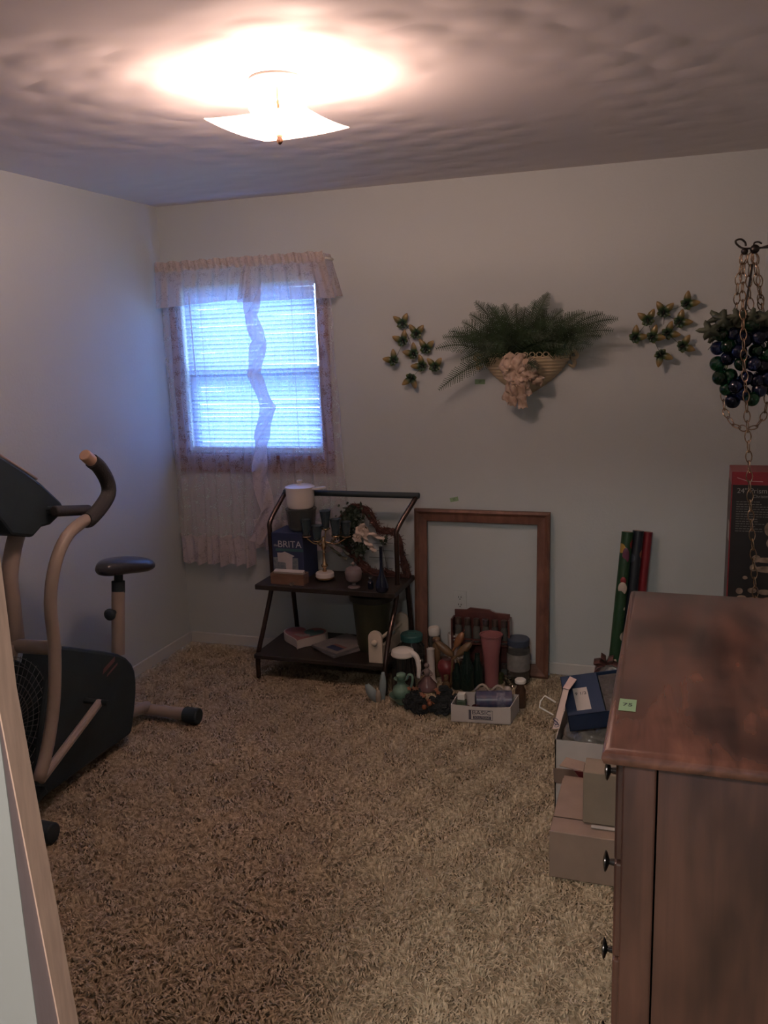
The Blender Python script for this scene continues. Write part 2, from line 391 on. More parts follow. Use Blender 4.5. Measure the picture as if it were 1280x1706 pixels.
# ---------------------------------------------------------------- window
def window():
    wd = bpy.data.objects.new('window_1', None); COL.objects.link(wd); wd.location = ((WX0+WX1)/2, 0, WZ0); ORG['window_1'] = Vector(wd.location); tag(wd, kind='structure')
    mt = wood('window_casing_wood', (.12, .055, .045), (.23, .11, .085), .5, (8, 8, 20))
    c = MB().box((WX0-.062, -.018, WZ0-.11), (WX1+.062, 0, WZ0-.035)).box((WX0-.06, -.016, WZ0-.01), (WX0, 0, WZ1+.06)).box((WX1, -.016, WZ0-.01), (WX1+.06, 0, WZ1+.06)).box((WX0, -.016, WZ1), (WX1, 0, WZ1+.06))
    build('casing', c, mt, wd, bevel=.003)
    build('sill', MB().box((WX0-.07, -.045, WZ0-.035), (WX1+.07, 0, WZ0-.01)).box((WX0, 0, WZ0-.035), (WX1, .12, WZ0-.002)), mt, wd, bevel=.004)
    ms = mat('sash_paint', (.55, .55, .58), .5, var=.03)
    zr = 1.555
    f = MB()
    for (z0, z1, y) in ((WZ0, zr+.02, .065), (zr-.02, WZ1, .095)):
        f.box((WX0, y, z0), (WX0+.04, y+.028, z1)).box((WX1-.04, y, z0), (WX1, y+.028, z1)).box((WX0+.04, y, z0), (WX1-.04, y+.028, z0+.045)).box((WX0+.04, y, z1-.045), (WX1-.04, y+.028, z1))
    sa = build('sash', f, ms, wd, bevel=.002)
    mp = thin_pane('window_glass', (.93, .97, 1))
    build('pane', MB().box((WX0+.04, .077, WZ0+.045), (WX1-.04, .080, zr-.025)), mp, wd)
    build('pane', MB().box((WX0+.04, .107, zr+.025), (WX1-.04, .110, WZ1-.045)), mp, wd)
window()
struct('ground', MB().box((-12, .2, -.6), (12, 20, -.5)), mat('lawn', (.10, .17, .06), .9, var=.3, scale=3))

# venetian blind
def blind():
    t = thing('venetian_blind', (.5, .03, WZ0), 'white slatted venetian blind closed across the sash window', 'window blind')
    y = .032; x0, x1 = WX0+.008, WX1-.022
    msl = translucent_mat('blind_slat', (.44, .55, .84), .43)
    build('headrail', MB().box((x0, y-.02, WZ1-.035), (x1, y+.02, WZ1-.002)), m_trimw, t, bevel=.002)
    s = MB(); z = WZ1-.05; k = 0
    while z > WZ0+.03:
        a = math.radians(66 + random.uniform(-5, 3) - (9 if random.random() < .22 else 0)); sl = random.uniform(-.003, .003)
        n = 5; hw = .0135
        vs = []
        for xx, dz in ((x0+.004, -sl), (x1-.004, sl)):
            for i in range(n):
                u = (i/(n-1)-.5)*2*hw; c = .0022*(1-(u/hw)**2)
                vs.append((xx, y+u*math.cos(a)-c*math.sin(a), z+dz-u*math.sin(a)-c*math.cos(a)))
        s.add(vs, [(i, i+1, i+1+n, i+n) for i in range(n-1)])
        z -= .0232
    build('slats', s, msl, t, smooth=True)
    build('bottom_rail', MB().box((x0+.002, y-.012, WZ0+.004), (x1-.002, y+.012, WZ0+.022)), m_trimw, t, bevel=.002)
    for xx in (x0+.11, x1-.13):
        c = MB()
        for dy in (-.0155, .0155): c.tube([(xx, y+dy, WZ1-.03), (xx, y+dy, WZ0+.015)], .0012, 6)
        build('ladder_cord', c, m_white, t)
    build('tilt_wand', MB().tube([(x0+.05, y-.024, WZ1-.03), (x0+.055, y-.024, WZ0+.42)], .003, 8), m_white, t)
blind()

# curtains
m_lace = lace_mat('sheer_lace', (.86, .80, .84), .13, .36, 150, .42)
m_lace2 = lace_mat('lace_valance', (.66, .56, .52), .42, .66, 130, .42)
m_lace3 = lace_mat('lace_ruffle', (.72, .64, .66), .55, .82, 130, .42)
def folds(x, seed, amp):
    return amp*(math.sin(x*61+seed)+.6*math.sin(x*113+seed*2.1)+.4*math.sin(x*31+seed*.7))
def curtains():
    rz = 2.105
    rod = thing('curtain_rod', (.52, 0, rz), 'slim white curtain rod bracketed over the window', 'curtain rod')
    build('rod', MB().tube([(.02, -.005, rz-.004), (.025, -.085, rz-.004), (1.0, -.085, rz+.004), (1.003, -.005, rz+.004)], .007, 8), m_white, rod, smooth=True)
    # left panel: hangs straight to below the sill
    def panel(name, X0t, X1t, X0b, X1b, zt, zb, seed, label, yb, n=90):
        t = thing(name, ((X0t+X1t)/2, yb, zb), label, 'curtain')
        def fn(u, v):
            x = (X0t+(X1t-X0t)*u)*(1-v)+(X0b+(X1b-X0b)*u)*v
            z = zt+(zb+.155-zt)*v
            return Vector((x+.004*math.sin(z*14+u*20), yb+folds(u*.62, seed, .011)*(0.6+.8*v), z))
        build('panel', MB().grid(fn, n, 26), m_lace, t, smooth=True)
        def fr(u, v):
            x = X0b+(X1b-X0b)*u
            z = zb+.165-.165*v
            return Vector((x, yb+folds(u*.62, seed, .011)*1.4+.016*v*math.sin(u*60+seed)+(-.010 if v < .12 else 0), z+.006*math.sin(u*40)))
        build('hem_ruffle', MB().grid(fr, n*2, 8), m_lace3, t, smooth=True)
        return t
    panel('lace_curtain', .022, .56, .02, .50, rz, .50, 1.3, 'left sheer lace curtain panel with ruffled hem, hanging nearest the room corner', -.075)
    t = panel('lace_curtain', .55, 1.0, .50, 1.06, rz, .60, 4.1, 'right sheer lace curtain panel falling behind the metal cart', -.062)
    # ruffle running down the inner edge of the right panel
    cl = [at(425, 470, 'y', -.10), at(418, 520, 'y', -.10), at(432, 570, 'y', -.10), at(424, 620, 'y', -.10), at(447, 680, 'y', -.10), at(436, 730, 'y', -.10), at(432, 790, 'y', -.10), at(446, 850, 'y', -.10), at(428, 905, 'y', -.10)]
    def fr(u, v):
        i = min(int(u*(len(cl)-1)), len(cl)-2); f = u*(len(cl)-1)-i; f = f*f*(3-2*f)
        c = cl[i].lerp(cl[i+1], f); w = .085 if u < .7 else .085+.05*(u-.7)
        a = u*26
        return c+Vector(((v-.5)*w*(1+.25*math.sin(a)), -.002+.016*math.sin(a*1.0+v*3.0)+.010*math.sin(v*9+a*2.3), .012*math.sin(v*7+a)))
    build('edge_ruffle', MB().grid(fr, 120, 10), m_lace3, t, smooth=True)
    # valance in two gathered sections
    v = thing('curtain_valance', (.52, -.1, 1.9), 'short gathered lace valance across the top of the window', 'valance')
    def val(x0, x1, x0b, x1b, z1l, z1r, seed, ph=0):
        def fn(u, q):
            x = (x0+(x1-x0)*u)*(1-q)+(x0b+(x1b-x0b)*u)*q
            zt = rz+.035+.004*math.sin(u*90); zb = z1l+(z1r-z1l)*u
            z = zt+(zb-zt)*q
            pinch = -.0 if q < .12 else (.004 if q < .25 else 1)
            yy = -.098+folds(u*.7+ph, seed, .006)*(.3+1.4*q)-.02*q
            if .14 < q < .24: yy += .008
            return Vector((x, yy, z))
        return MB().grid(fn, 110, 16)
    build('gathered_section', val(.022, .60, .0215, .575, 1.905, 1.935, 2.2), m_lace2, v, smooth=True)
    build('gathered_section', val(.55, .985, .515, 1.055, 1.915, 1.915, 5.5), m_lace2, v, smooth=True)
    build('header_ruffle', MB().grid(lambda u, q: Vector((.022+.97*u, -.101+.006*math.sin(u*160+q*2), rz-.012+.05*q+.004*math.sin(u*70))), 260, 4), m_lace2, v, smooth=True)
    def side(u, q): return Vector((.992+.06*q*(.5+.5*u), -.10+.095*u-.01*math.sin(u*22)*q, rz+.03-.21*q))
    build('return_end', MB().grid(side, 20, 10), m_lace2, v, smooth=True)
curtains()

# ---------------------------------------------------------------- ceiling light
LC = Vector((1.555, -1.765, 0))
def ceiling_light():
    t = thing('ceiling_light', (LC.x, LC.y, RH), 'lit square ceiling light with a bent white glass shade', 'ceiling light')
    c = Vector((LC.x, LC.y, 2.322)); h = .152; a0 = math.radians(-5)
    def fn(u, v):
        x, y = (u-.5)*2, (v-.5)*2
        z = -.032*(1-max(abs(x), abs(y))**2*.55-.225*(x*x+y*y))
        q = Rz(a0) @ Vector((x*h, y*h, 0)); return c+q+Vector((0, 0, z))
    build('glass_shade', MB().grid(fn, 24, 24), translucent_mat('frosted_glass', (.97, .94, .91), .75, .66), t, smooth=True, solid=.003)
    build('ceiling_pan', MB().lathe((LC.x, LC.y, RH-.022), [(.0, .012), (.075, .012), (.080, .016), (.080, .022)], 32), mat('pan_enamel', (.75, .72, .68), .4, var=.02), t, smooth=SM)
    build('centre_rod', MB().tube([(LC.x, LC.y, RH-.02), (LC.x, LC.y, 2.27)], .004, 8), m_brass, t)
    build('finial', MB().lathe((LC.x, LC.y, 2.266), [(.0, -.004), (.006, 0), (.010, .008), (.007, .016), (.011, .022), (.0, .026)], 16), mat('finial_bronze', (.10, .05, .03), .4, metal=.6), t, smooth=True)
    mg = glow_mat('bulb_glow', LAMP_COL, 60)
    for s_ in (-1, 1):
        p = Vector((LC.x+s_*.062, LC.y, RH-.068))
        build('bulb', MB().ball(p, (.03, .024, .024), 16, 10), mg, t, smooth=True)
        build('socket', MB().tube([p-Vector((s_*.03, 0, 0)), p-Vector((s_*.052, 0, 0))], .014, 12), m_white, t, smooth=SM)
        l = point_light('bulb_light', (LC.x+s_*.062, LC.y, RH-.070), LAMP_W, LAMP_COL, .034)
        l.location.z = RH-.070
        l.data.cycles.cast_shadow = True
ceiling_light()
hl = bpy.data.lights.new('hallway_lamp', 'AREA'); hl.energy = HALL_W; hl.size = .35; hl.color = (1, .93, .84)
o = bpy.data.objects.new('hallway_lamp', hl); COL.objects.link(o); o.location = (2.45, -4.85, RH-.02)

# ---------------------------------------------------------------- wall things
def sticker(px, py, ax, v, w, h, rot, label, txt):
    p = at(px, py, ax, v)
    if ax == 'y':
        x = Vector((math.cos(rot), 0, math.sin(rot))); z = Vector((-math.sin(rot), 0, math.cos(rot))); n = Vector((0, -1, 0))
    else:
        x = Vector((math.cos(rot), math.sin(rot), 0)); z = Vector((-math.sin(rot), math.cos(rot), 0)); n = Vector((0, 0, 1))
    p = p+n*.0003
    b = MB().prism([p-x*w/2-z*h/2, p+x*w/2-z*h/2, p+x*w/2+z*h/2, p-x*w/2+z*h/2], n*.0006)
    t = thing('price_sticker', p, label, 'sticker')
    build('paper', b, m_green_lbl, t)
    text('handwriting', txt, min(h*.62, w*.62), p, x, z, m_ink, t, lift=.0008)
sticker(800, 636, 'y', 0, .052, .024, -.02, 'small green price sticker stuck on the wall below the fern planter', '27')
sticker(757, 832, 'y', 0, .044, .022, .22, 'small tilted green price sticker on the wall above the empty frame', '22')
sticker(1046, 1175, 'z', 1.0505, .029, .050, .0, 'square green price sticker on the dresser top', '75')

def outlet():
    p = at(767, 1001, 'y', 0); t = thing('electrical_outlet', p, 'wall outlet painted like the wall, above the spice rack inside the empty frame', 'outlet')
    build('plate', MB().box(p+Vector((-.035, -.005, -.057)), p+Vector((.035, 0, .057))), m_wall, t, bevel=.002)
    for dz in (-.02, .02):
        s_ = MB().lathe(p+Vector((0, -.005, dz)), [(.0, 0), (.0165, 0), (.0165, .002), (0, .002)], 20, Matrix.Rotation(PI/2, 3, 'X'))
        so = build('socket', s_, m_wall, t)
        h = MB().box(p+Vector((-.008, -.0085, dz-.002)), p+Vector((-.005, -.007, dz+.007))).box(p+Vector((.005, -.0085, dz-.002)), p+Vector((.008, -.007, dz+.007))).box(p+Vector((-.002, -.0085, dz-.011)), p+Vector((.003, -.007, dz-.006)))
        build('slots', h, m_ink, t)
outlet()

m_frond = mat('fern_green', (.018, .040, .016), .6, var=.4, scale=14)
m_pocket = mat('cream_resin', (.46, .38, .25), .6, var=.06)
m_satin = mat('peach_lace_ribbon', (.36, .26, .20), .6, col2=(.50, .40, .32), scale=45)
def fern_planter():
    c = at(876, 594, 'y', 0)
    t = thing('pocket_planter', c, 'cream half-round wall pocket with a peach lace bow, between the two butterfly groups', 'wall planter')
    Wd, Dp, H_ = .212, .115, .178
    def fn(u, v):
        a = PI*u; s_ = max(0, 1-(v*.985)**1.35)**.72; rib = 1+.012*math.sin(v*70)
        return c+Vector((Wd*s_*math.cos(a)*rib, -.004-Dp*s_*math.sin(a)*rib*(1-.25*v), -H_*v))
    build('pocket', MB().grid(fn, 40, 60), m_pocket, t, smooth=True, solid=.004)
    b = MB()
    n = 20
    for i in range(n):
        a = PI*(i+.5)/n
        p = c+Vector((Wd*1.01*math.cos(a), -.004-Dp*1.02*math.sin(a), .010)); tg = Vector((-math.sin(a)*Wd, -Dp*math.cos(a), 0)).normalized()
        b.tube([p+tg*(.013*math.cos(q))+Vector((0, 0, .011*math.sin(q))) for q in [2*PI*k/10 for k in range(10)]], .0028, 6, closed=True)
    build('pierced_rim', b, m_pocket, t, smooth=True)
    for s_ in (-1, 1):
        q = MB(); o_ = c+Vector((s_*Wd, -.012, -.01))
        q.tube([o_+Vector((0, 0, .02)), o_+Vector((s_*.022, -.006, .028)), o_+Vector((s_*.034, -.006, .008)), o_+Vector((s_*.020, -.006, -.004)), o_+Vector((s_*.006, 0, .0)), o_+Vector((s_*.022, -.004, -.022)), o_+Vector((s_*.014, -.004, -.042)), o_+Vector((s_*-.006, 0, -.030))], [.007, .009, .009, .008, .008, .010, .008, .005], 8, 4)
        build('side_scroll', q, m_pocket, t, smooth=True)
    # bow: loops and tails of ruffled lace
    bw = MB()
    def ribbon(pts, w, seed, nu=26):
        P = [Vector(p) for p in pts]
        def f(u, v):
            k = u*(len(P)-1); i = min(int(k), len(P)-2); g = k-i; g = g*g*(3-2*g)
            p = P[i].lerp(P[i+1], g); T = (P[i+1]-P[i]).normalized(); sd = T.cross(Vector((0, -1, 0)))
            sd = sd.normalized() if sd.length > .1 else Vector((1, 0, 0))
            return p+sd*(v-.5)*w+Vector((0, -.007*math.sin(u*19+seed+v*4)-.008*math.sin(v*PI), .004*math.sin(v*14+seed)))
        bw.grid(f, nu, 6)
    k0 = c+Vector((-.015, -Dp-.02, -.07))
    for i, (a, L_) in enumerate(((2.6, .085), (2.1, .09), (1.3, .085), (.6, .095), (.1, .085), (3.3, .06), (-.3, .06))):
        d = Vector((math.cos(a), 0, math.sin(a))); e = Vector((-math.sin(a), 0, math.cos(a)))
        ribbon([k0, k0+d*L_*.5+e*.022+Vector((0, -.02, 0)), k0+d*L_+Vector((0, -.012, 0)), k0+d*L_*.5-e*.022+Vector((0, .004, 0)), k0], .040, i*1.7)
    for px, py, s_ in ((843, 668, 0), (853, 676, 1), (872, 680, 2), (880, 660, 3), (905, 636, 4)):
        e_ = at(px, py, 'y', -Dp-.01); ribbon([k0, k0.lerp(e_, .35)+Vector((.008*(s_-1), -.02, 0)), k0.lerp(e_, .7), e_], .045, s_*2.3)
    build('ribbon_bow', bw, m_satin, t, smooth=True, solid=.0012)
    # fern
    f = thing('artificial_fern', c, 'dark green artificial fern spilling out of the cream wall pocket', 'plant')
    tips = [(726, 581, .14), (731, 650, .13), (748, 552, .10), (738, 562, .2), (770, 536, .08), (792, 503, .08), (783, 523, .16), (812, 506, .05), (838, 507, .12), (822, 512, .16), (860, 506, .06), (876, 512, .12), (893, 500, .05), (915, 488, .04), (914, 490, .12), (938, 516, .12), (962, 522, .06), (975, 520, .14), (1005, 522, .06), (1030, 531, .14), (1022, 551, .18), (1002, 560, .12), (988, 575, .18), (972, 583, .17), (956, 590, .15), (768, 600, .17), (779, 612, .14), (756, 560, .16), (897, 616, .19), (800, 548, .2), (850, 540, .2), (900, 535, .18), (940, 545, .2), (830, 560, .22), (875, 550, .22), (915, 560, .21), (845, 525, .1), (868, 530, .07), (890, 525, .14), (905, 515, .09), (925, 530, .07), (820, 530, .09), (805, 545, .1), (785, 555, .09), (950, 535, .12), (965, 550, .1), (930, 555, .14), (860, 560, .18), (770, 570, .1), (795, 575, .15), (985, 545, .09), (810, 590, .17), (940, 575, .17)]
    for i, (px, py, dy) in enumerate(tips):
        tip = at(px, py, 'y', -dy); frond(f, c+Vector((random.uniform(-.13, .13) if i > 24 else (tip.x-c.x)*.32+random.uniform(-.02, .02), -.055, -.005)), tip, i)
def frond(par, A, B, seed):
    rr = random.Random(seed); b = MB(); L_ = (B-A).length; n = max(10, int(L_/.0105)); width = min(.044, .13*L_+.018)
    d = B-A; side0 = d.cross(Vector((0, -1, 0))).normalized(); bow = .13*L_
    def R_(t): return A+d*t+Vector((0, -.03*math.sin(PI*t), bow*math.sin(PI*t)*(1 if d.z > -.05 else .6)))
    b.tube([R_(k/8) for k in range(9)], [.0014]*8+[.0005], 5)
    for i in range(1, n+1):
        t = i/(n+.5); p = R_(t); T = (R_(min(1, t+.02))-R_(t-.02)).normalized(); sd = T.cross(Vector((rr.uniform(-.2, .2), -1, rr.uniform(-.2, .2)))).normalized()
        lw = width*(math.sin(PI*(.10+.86*t)**.8)**.8)*rr.uniform(.85, 1.1)+.002
        for s_ in (-1, 1):
            dr = (sd*s_*.86+T*.5+Vector((0, rr.uniform(-.25, .1), 0))).normalized(); pr = T*1.0
            m_ = 5
            # serrated pinna: centre strip with small lobes on both sides
            for k in range(m_):
                q = k/m_; c0 = p+dr*lw*q; c1 = p+dr*lw*(q+1/m_); hw = .0056*(1-q*.7)*(lw/.03)**.4
                b.add([c0, c0.lerp(c1, .55)+pr*hw+dr*.001, c1, c0.lerp(c1, .55)-pr*hw+dr*.001], [(0, 1, 2, 3)])
    build('frond', b, m_frond, par)
fern_planter()

def butterflies(name, specs, label, px0, seed):
    c = sum((at(x, y, 'y', 0) for x, y, _ in specs), Vector())/len(specs)
    t = thing(name, c, label, 'wall decoration'); mw = MATS.get('wing') or wing_mat(); MATS['wing'] = mw
    pts = []
    for i, (px, py, ang) in enumerate(specs):
        y = -.022-.012*((i*7) % 3); p = at(px, py, 'y', y); pts.append(p)
        a = math.radians(ang); U = Vector((-math.sin(a), 0, math.cos(a))); X = Vector((math.cos(a), 0, math.sin(a)))   # U: where the feelers point
        b = MB(); uvs = []
        def wing(s_, dirang, L_, w):
            D = X*s_*math.cos(dirang)+U*math.sin(dirang); E = D.cross(Vector((0, 1, 0)))
            n = 12; out = []
            for k in range(n+1):
                q = k/n; ww = w*math.sin(PI*min(1, q**.8))**.7 if 0 < q < 1 else 0
                lift = Vector((0, -.012*q, 0))
                out.append((p+D*L_*q+lift+E*ww, p+D*L_*q+lift-E*ww, q*L_/.05))
            vs = []; fs = []
            for k, (a1, b1, q) in enumerate(out):
                o_ = len(b.v)
                b.v += [a1, b1]; uvs.extend([(q, 0), (q, 0)])
                if k: fs.append([o_-2, o_-1, o_+1, o_])
            b.f += fs
        for s_ in (-1, 1):
            wing(s_, .90, .060, .0155); wing(s_, -.25, .030, .012); wing(s_, -1.0, .024, .010)
        me_o = build_uv('butterfly', b, mw, t, uvs)
        an = MB()
        for s_ in (-1, 1): an.tube([p, p+U*.02+X*s_*.004, p+U*.034+X*s_*.008+Vector((0, -.004, 0)), p+U*.036+X*s_*.013, p+U*.030+X*s_*.012], .0007, 5, 3)
        an.tube([p-U*.016+Vector((0, -.003, 0)), p+Vector((0, -.004, 0)), p+U*.012+Vector((0, -.003, 0))], [.002, .0035, .0025], 8)
        build('body', an, m_iron, me_o, smooth=True)
    w = MB()
    for i, p in enumerate(pts):
        q = min(pts[:i] or [c], key=lambda z: (z-p).length); w.tube([p+Vector((0, .006, 0)), (p+q)/2+Vector((0, .008, 0)), q+Vector((0, .006, 0))], .0009, 5)
    for p in pts[::3]: w.tube([p+Vector((0, .004, 0)), Vector((p.x, -.0005, p.z))], .0012, 5)
    build('wire', w, m_iron, t)
def build_uv(name, b, m, parent, uvs):
    me = bpy.data.meshes.new(name); org = ORG[parent.name]; me.from_pydata([tuple(v-org) for v in b.v], [], b.f)
    ul = me.uv_layers.new(name='UVMap')
    for l in me.loops: ul.data[l.index].uv = uvs[l.vertex_index]
    for p in me.polygons: p.use_smooth = True
    me.materials.append(m); o = bpy.data.objects.new(name, me); COL.objects.link(o); o.parent = parent; ORG[o.name] = org
    q = o.modifiers.new('thickness', 'SOLIDIFY'); q.thickness = .0008
    return o
butterflies('butterfly_wall_art', [(671, 540, 10), (694, 557, -5), (672, 569, 25), (710, 582, -8), (690, 590, 38), (657, 601, 40), (704, 610, 50), (725, 612, 0), (686, 629, 165)], 'wired group of small green and gold butterflies left of the fern planter', 0, 1)
butterflies('butterfly_wall_art', [(1106, 521, -8), (1144, 507, -45), (1080, 535, 12), (1132, 537, -52), (1058, 563, -45), (1087, 562, -55), (1112, 556, -58), (1137, 577, -70), (1101, 590, -150)], 'wired group of small green and gold butterflies between the fern and the glass grapes', 0, 2)

# ---------------------------------------------------------------- empty picture frame
def picture_frame():
    x0, x1, z1 = 1.408, 2.102, .845; w = .064
    t = thing('picture_frame', ((x0+x1)/2, -.06, 0), 'large empty brown wooden picture frame leaning on the back wall', 'picture frame')
    def Y(z): return -.075+.055*z/z1
    prof = [(0, 0), (0, -.022), (.012, -.028), (.026, -.018), (.05, -.014), (.060, -.012), (w, -.010), (w, 0)]
    cor = [(x0, .005, 1, 1), (x1, .005, -1, 1), (x1, z1, -1, -1), (x0, z1, 1, -1)]
    b = MB(); vs = []; n = len(prof)
    for (cx, cz, sx, sz) in cor:
        for (a, d) in prof:
            z = cz+sz*a; vs.append((cx+sx*a, Y(z)+d, z))
    fs = []
    for k in range(4):
        for i in range(n): fs.append((k*n+i, k*n+(i+1) % n, ((k+1) % 4)*n+(i+1) % n, ((k+1) % 4)*n+i))
    b.add(vs, fs); build('moulding', b, wood('walnut_frame', (.085, .036, .024), (.17, .078, .05), .6, (14, 14, 5), 2, 0), t)
picture_frame()

# ---------------------------------------------------------------- exercise bike
def bike():
    t = thing('exercise_bike', (.37, -1.4, 0), 'taupe and black dual-action exercise bike standing against the left wall', 'exercise bike')
    X = .37
    def A(px, py, x): return at(px, py, 'x', x)
    # stabilisers
    for y in (-1.0, -1.985): build('stabiliser', MB().tube([(.10, y, .045), (.60, y, .045)], .027, 16), m_tan, t, smooth=SM)
    for y in (-1.0, -1.985):
        for x_, s_ in ((.60, 1), (.10, -1)):
            build('end_cap', MB().tube([(x_-s_*.03, y, .042), (x_+s_*.045, y, .042)], .037, 16), m_black, t, smooth=SM, bevel=.006)
    build('base_rail', MB().tube([(X, -1.0, .06), (X, -1.2, .10), (X, -1.8, .10), (X, -1.985, .06)], .026, 12), m_tan, t, smooth=SM)
    # housing: side outline pushed through its width
    ol = [A(*q, .45) for q in ((98, 1076), (120, 1078), (150, 1082), (180, 1086), (200, 1090), (212, 1096), (221, 1106), (226, 1118), (228, 1135), (228, 1155), (226, 1180), (223, 1205), (220, 1222), (213, 1236), (200, 1249), (170, 1272), (140, 1294), (105, 1317), (82, 1333), (68, 1340), (60, 1336), (62, 1290), (68, 1230), (76, 1165), (86, 1110), (91, 1084))]
    build('housing', MB().prism([(.45, p.y, max(p.z, .045)) for p in ol], (-.15, 0, 0)), m_black, t, bevel=.014)
    # flywheel fan with wire guard, in front of the housing
    fc = Vector((.375, -1.93, .40)); R_ = .25
    M_ = Matrix.Rotation(PI/2, 3, 'Y')
    build('flywheel', MB().lathe(fc-Vector((.035, 0, 0)), [(.0, 0), (.225, 0), (.232, .01), (.232, .06), (.225, .07), (0, .07)], 40, M_), m_black, t, smooth=SM)
    g = MB()
    for s_ in (.052,):
        for rr in (.06, .09, .12, .15, .18, .21, .24): g.tube([fc+Vector((s_+.012*(1-rr/.25), rr*math.cos(a), rr*math.sin(a))) for a in [2*PI*k/40 for k in range(40)]], .0016, 5, closed=True)
        for k in range(48):
            a = 2*PI*k/48; g.tube([fc+Vector((s_+.010, .05*math.cos(a), .05*math.sin(a))), fc+Vector((s_, .245*math.cos(a+.25), .245*math.sin(a+.25)))], .0014, 4)
    build('wire_guard', g, mat('guard_wire', (.16, .16, .17), .35, metal=.6), t, smooth=True)
    # frame: top tube and console post
    build('front_post', MB().tube([A(28, 1075, X), A(20, 1000, X), A(16, 960, X), A(22, 915, X), A(30, 885, X)], [.030, .030, .030, .030, .030], 16, 5), m_tan, t, smooth=SM)
    p1 = A(20, 1075, X); 
    build('axle_tube', MB().tube([(.16, p1.y+.02, .625), (.57, p1.y+.0, .645)], .026, 16), m_tan, t, smooth=SM)
    build('lower_post', MB().tube([p1, (X, -1.90, .42), (X, -1.985, .06)], .028, 12), m_tan, t, smooth=SM)
    # console
    co = [A(-60, 728, .44), A(0, 763, .44), A(35, 785, .44), (A(62, 805, .44)), A(95, 836, .44), A(103, 850, .44), A(78, 874, .44), A(63, 878, .44), A(48, 895, .44), A(12, 891, .44), A(-4, 870, .44), A(-50, 820, .44)]
    cs = build('console', MB().prism([(.46, p.y, p.z) for p in co], (-.16, 0, 0)), m_black, t, bevel=.010)
    d0, d1 = A(-40, 738, .44), A(58, 800, .44); nrm = Vector((0, -(d1.z-d0.z), (d1.y-d0.y))).normalized()
    build('display_rim', MB().prism([(.455, d0.y, d0.z), (.455, d1.y, d1.z), (.305, d1.y, d1.z), (.305, d0.y, d0.z)], nrm*.010), m_tan, t, bevel=.004)
    h0, h1 = A(90, 847, .46), A(134, 849, .46)
    build('console_grip', MB().tube([(.50, h0.y-.05, h0.z), (.50, h1.y, h1.z)], .0205, 14), m_blacksoft, t, smooth=SM, bevel=.005)
    build('console_grip', MB().tube([(.24, h0.y-.05, h0.z), (.24, h1.y, h1.z)], .0205, 14), m_blacksoft, t, smooth=SM, bevel=.005)
    build('grip_bar', MB().tube([(.24, h0.y-.03, h0.z), (.50, h0.y-.03, h0.z)], .014, 10), m_black, t, smooth=SM)
    # swing arms
    px = [(64, 1302), (80, 1240), (90, 1165), (91, 1080), (84, 1005), (92, 940), (112, 893), (140, 868)]
    gx = [(150, 865), (168, 845), (181, 822), (178, 800), (165, 778), (153, 768)]
    def arm(x, dy):
        P = [A(a, b_, .58)+Vector((0, dy, 0)) for a, b_ in px]; Q = [A(a, b_, .58)+Vector((0, dy, 0)) for a, b_ in gx]
        for v in P+Q: v.x = x
        build('swing_arm', MB().tube(P+Q+[Q[-1]+(Q[-1]-Q[-2])*.5], .0225, 14, 4), m_tan, t, smooth=True)
        build('foam_grip', MB().tube([P[-1].lerp(Q[0], .3)]+Q, .0285, 16, 4), m_blacksoft, t, smooth=SM)
        e0 = Q[-1]; e1 = e0+(Q[-1]-Q[-2]).normalized()*.05
        build('arm_end', MB().tube([e0, e1], .0235, 14), mat('tan_cap', (.42, .28, .21), .5), t, smooth=SM, bevel=.004)
    arm(.58, 0); arm(.15, -.24)
    l0, l1 = A(166, 1170, .52), A(68, 1300, .58)
    build('crank_link', MB().tube([l0, l1], .0165, 10), m_tan, t, smooth=SM)
    build('crank', MB().tube([(.44, l0.y, l0.z), (.56, l0.y, l0.z)], .012, 10).tube([(.30, l0.y, l0.z), (.16, l0.y, l0.z)], .012, 10), m_black, t)
    pc = A(70, 1318, .58)
    build('pedal', MB().cbox((.53, pc.y-.01, pc.z-.03), (.08, .10, .028), (.35, 0, 0)), m_black, t, bevel=.006)
    build('pedal', MB().cbox((.15, l0.y+.17, .42), (.10, .10, .028), (.2, 0, 0)), m_black, t, bevel=.006)
    # seat
    s0 = A(197, 1090, X); s1 = A(197, 985, X)
    build('seat_tube', MB().tube([s0, s1], .029, 16), m_tan, t, smooth=SM)
    s2 = A(197, 968, X); s3 = A(198, 945, X)
    build('seat_sleeve', MB().tube([s1-Vector((0, 0, .005)), s2], .029, 16), m_black, t, smooth=SM)
    build('seat_post', MB().tube([s2-Vector((0, 0, .01)), s3+Vector((0, 0, .0))], .019, 14), m_black, t, smooth=SM)
    k0 = A(197, 1017, X+.0)
    build('adjusting_knob', MB().lathe(k0-Vector((0, .062, 0)), [(0, -.014), (.018, -.013), (.026, -.004), (.026, .008), (.014, .013), (.010, .04), (.0, .04)], 16, Matrix.Rotation(-PI/2, 3, 'X')), m_black, t, smooth=True)
    sc = A(200, 942, X)
    # saddle: wide rear towards the window wall, nose towards the console
    def saddle(u, v):
        yy = -1+2*u; w = (.125*(1-((yy-.25)/.80)**2)**.5 if yy >= .25 else .125-.10*((.25-yy)/1.25)**1.3)
        w = max(w, .002) if abs(yy) < 1 else .002
        a = 2*PI*v; hz = .036 if math.sin(a) > 0 else .034
        prof = 1-abs(yy)**6
        z = hz*math.sin(a)*max(prof, .05)**.5
        droop = -.010*max(0, -yy)**2-.026*yy
        return Vector((X+w*math.copysign(abs(math.cos(a))**.7, math.cos(a)), (sc.y+.010)+.150*yy, sc.z-.004+z+droop))
    build('saddle', MB().grid(saddle, 28, 28), mat('black_vinyl', (.030, .032, .040), .32, var=.05), t, smooth=True)
    st = A(184, 1112, .4505)
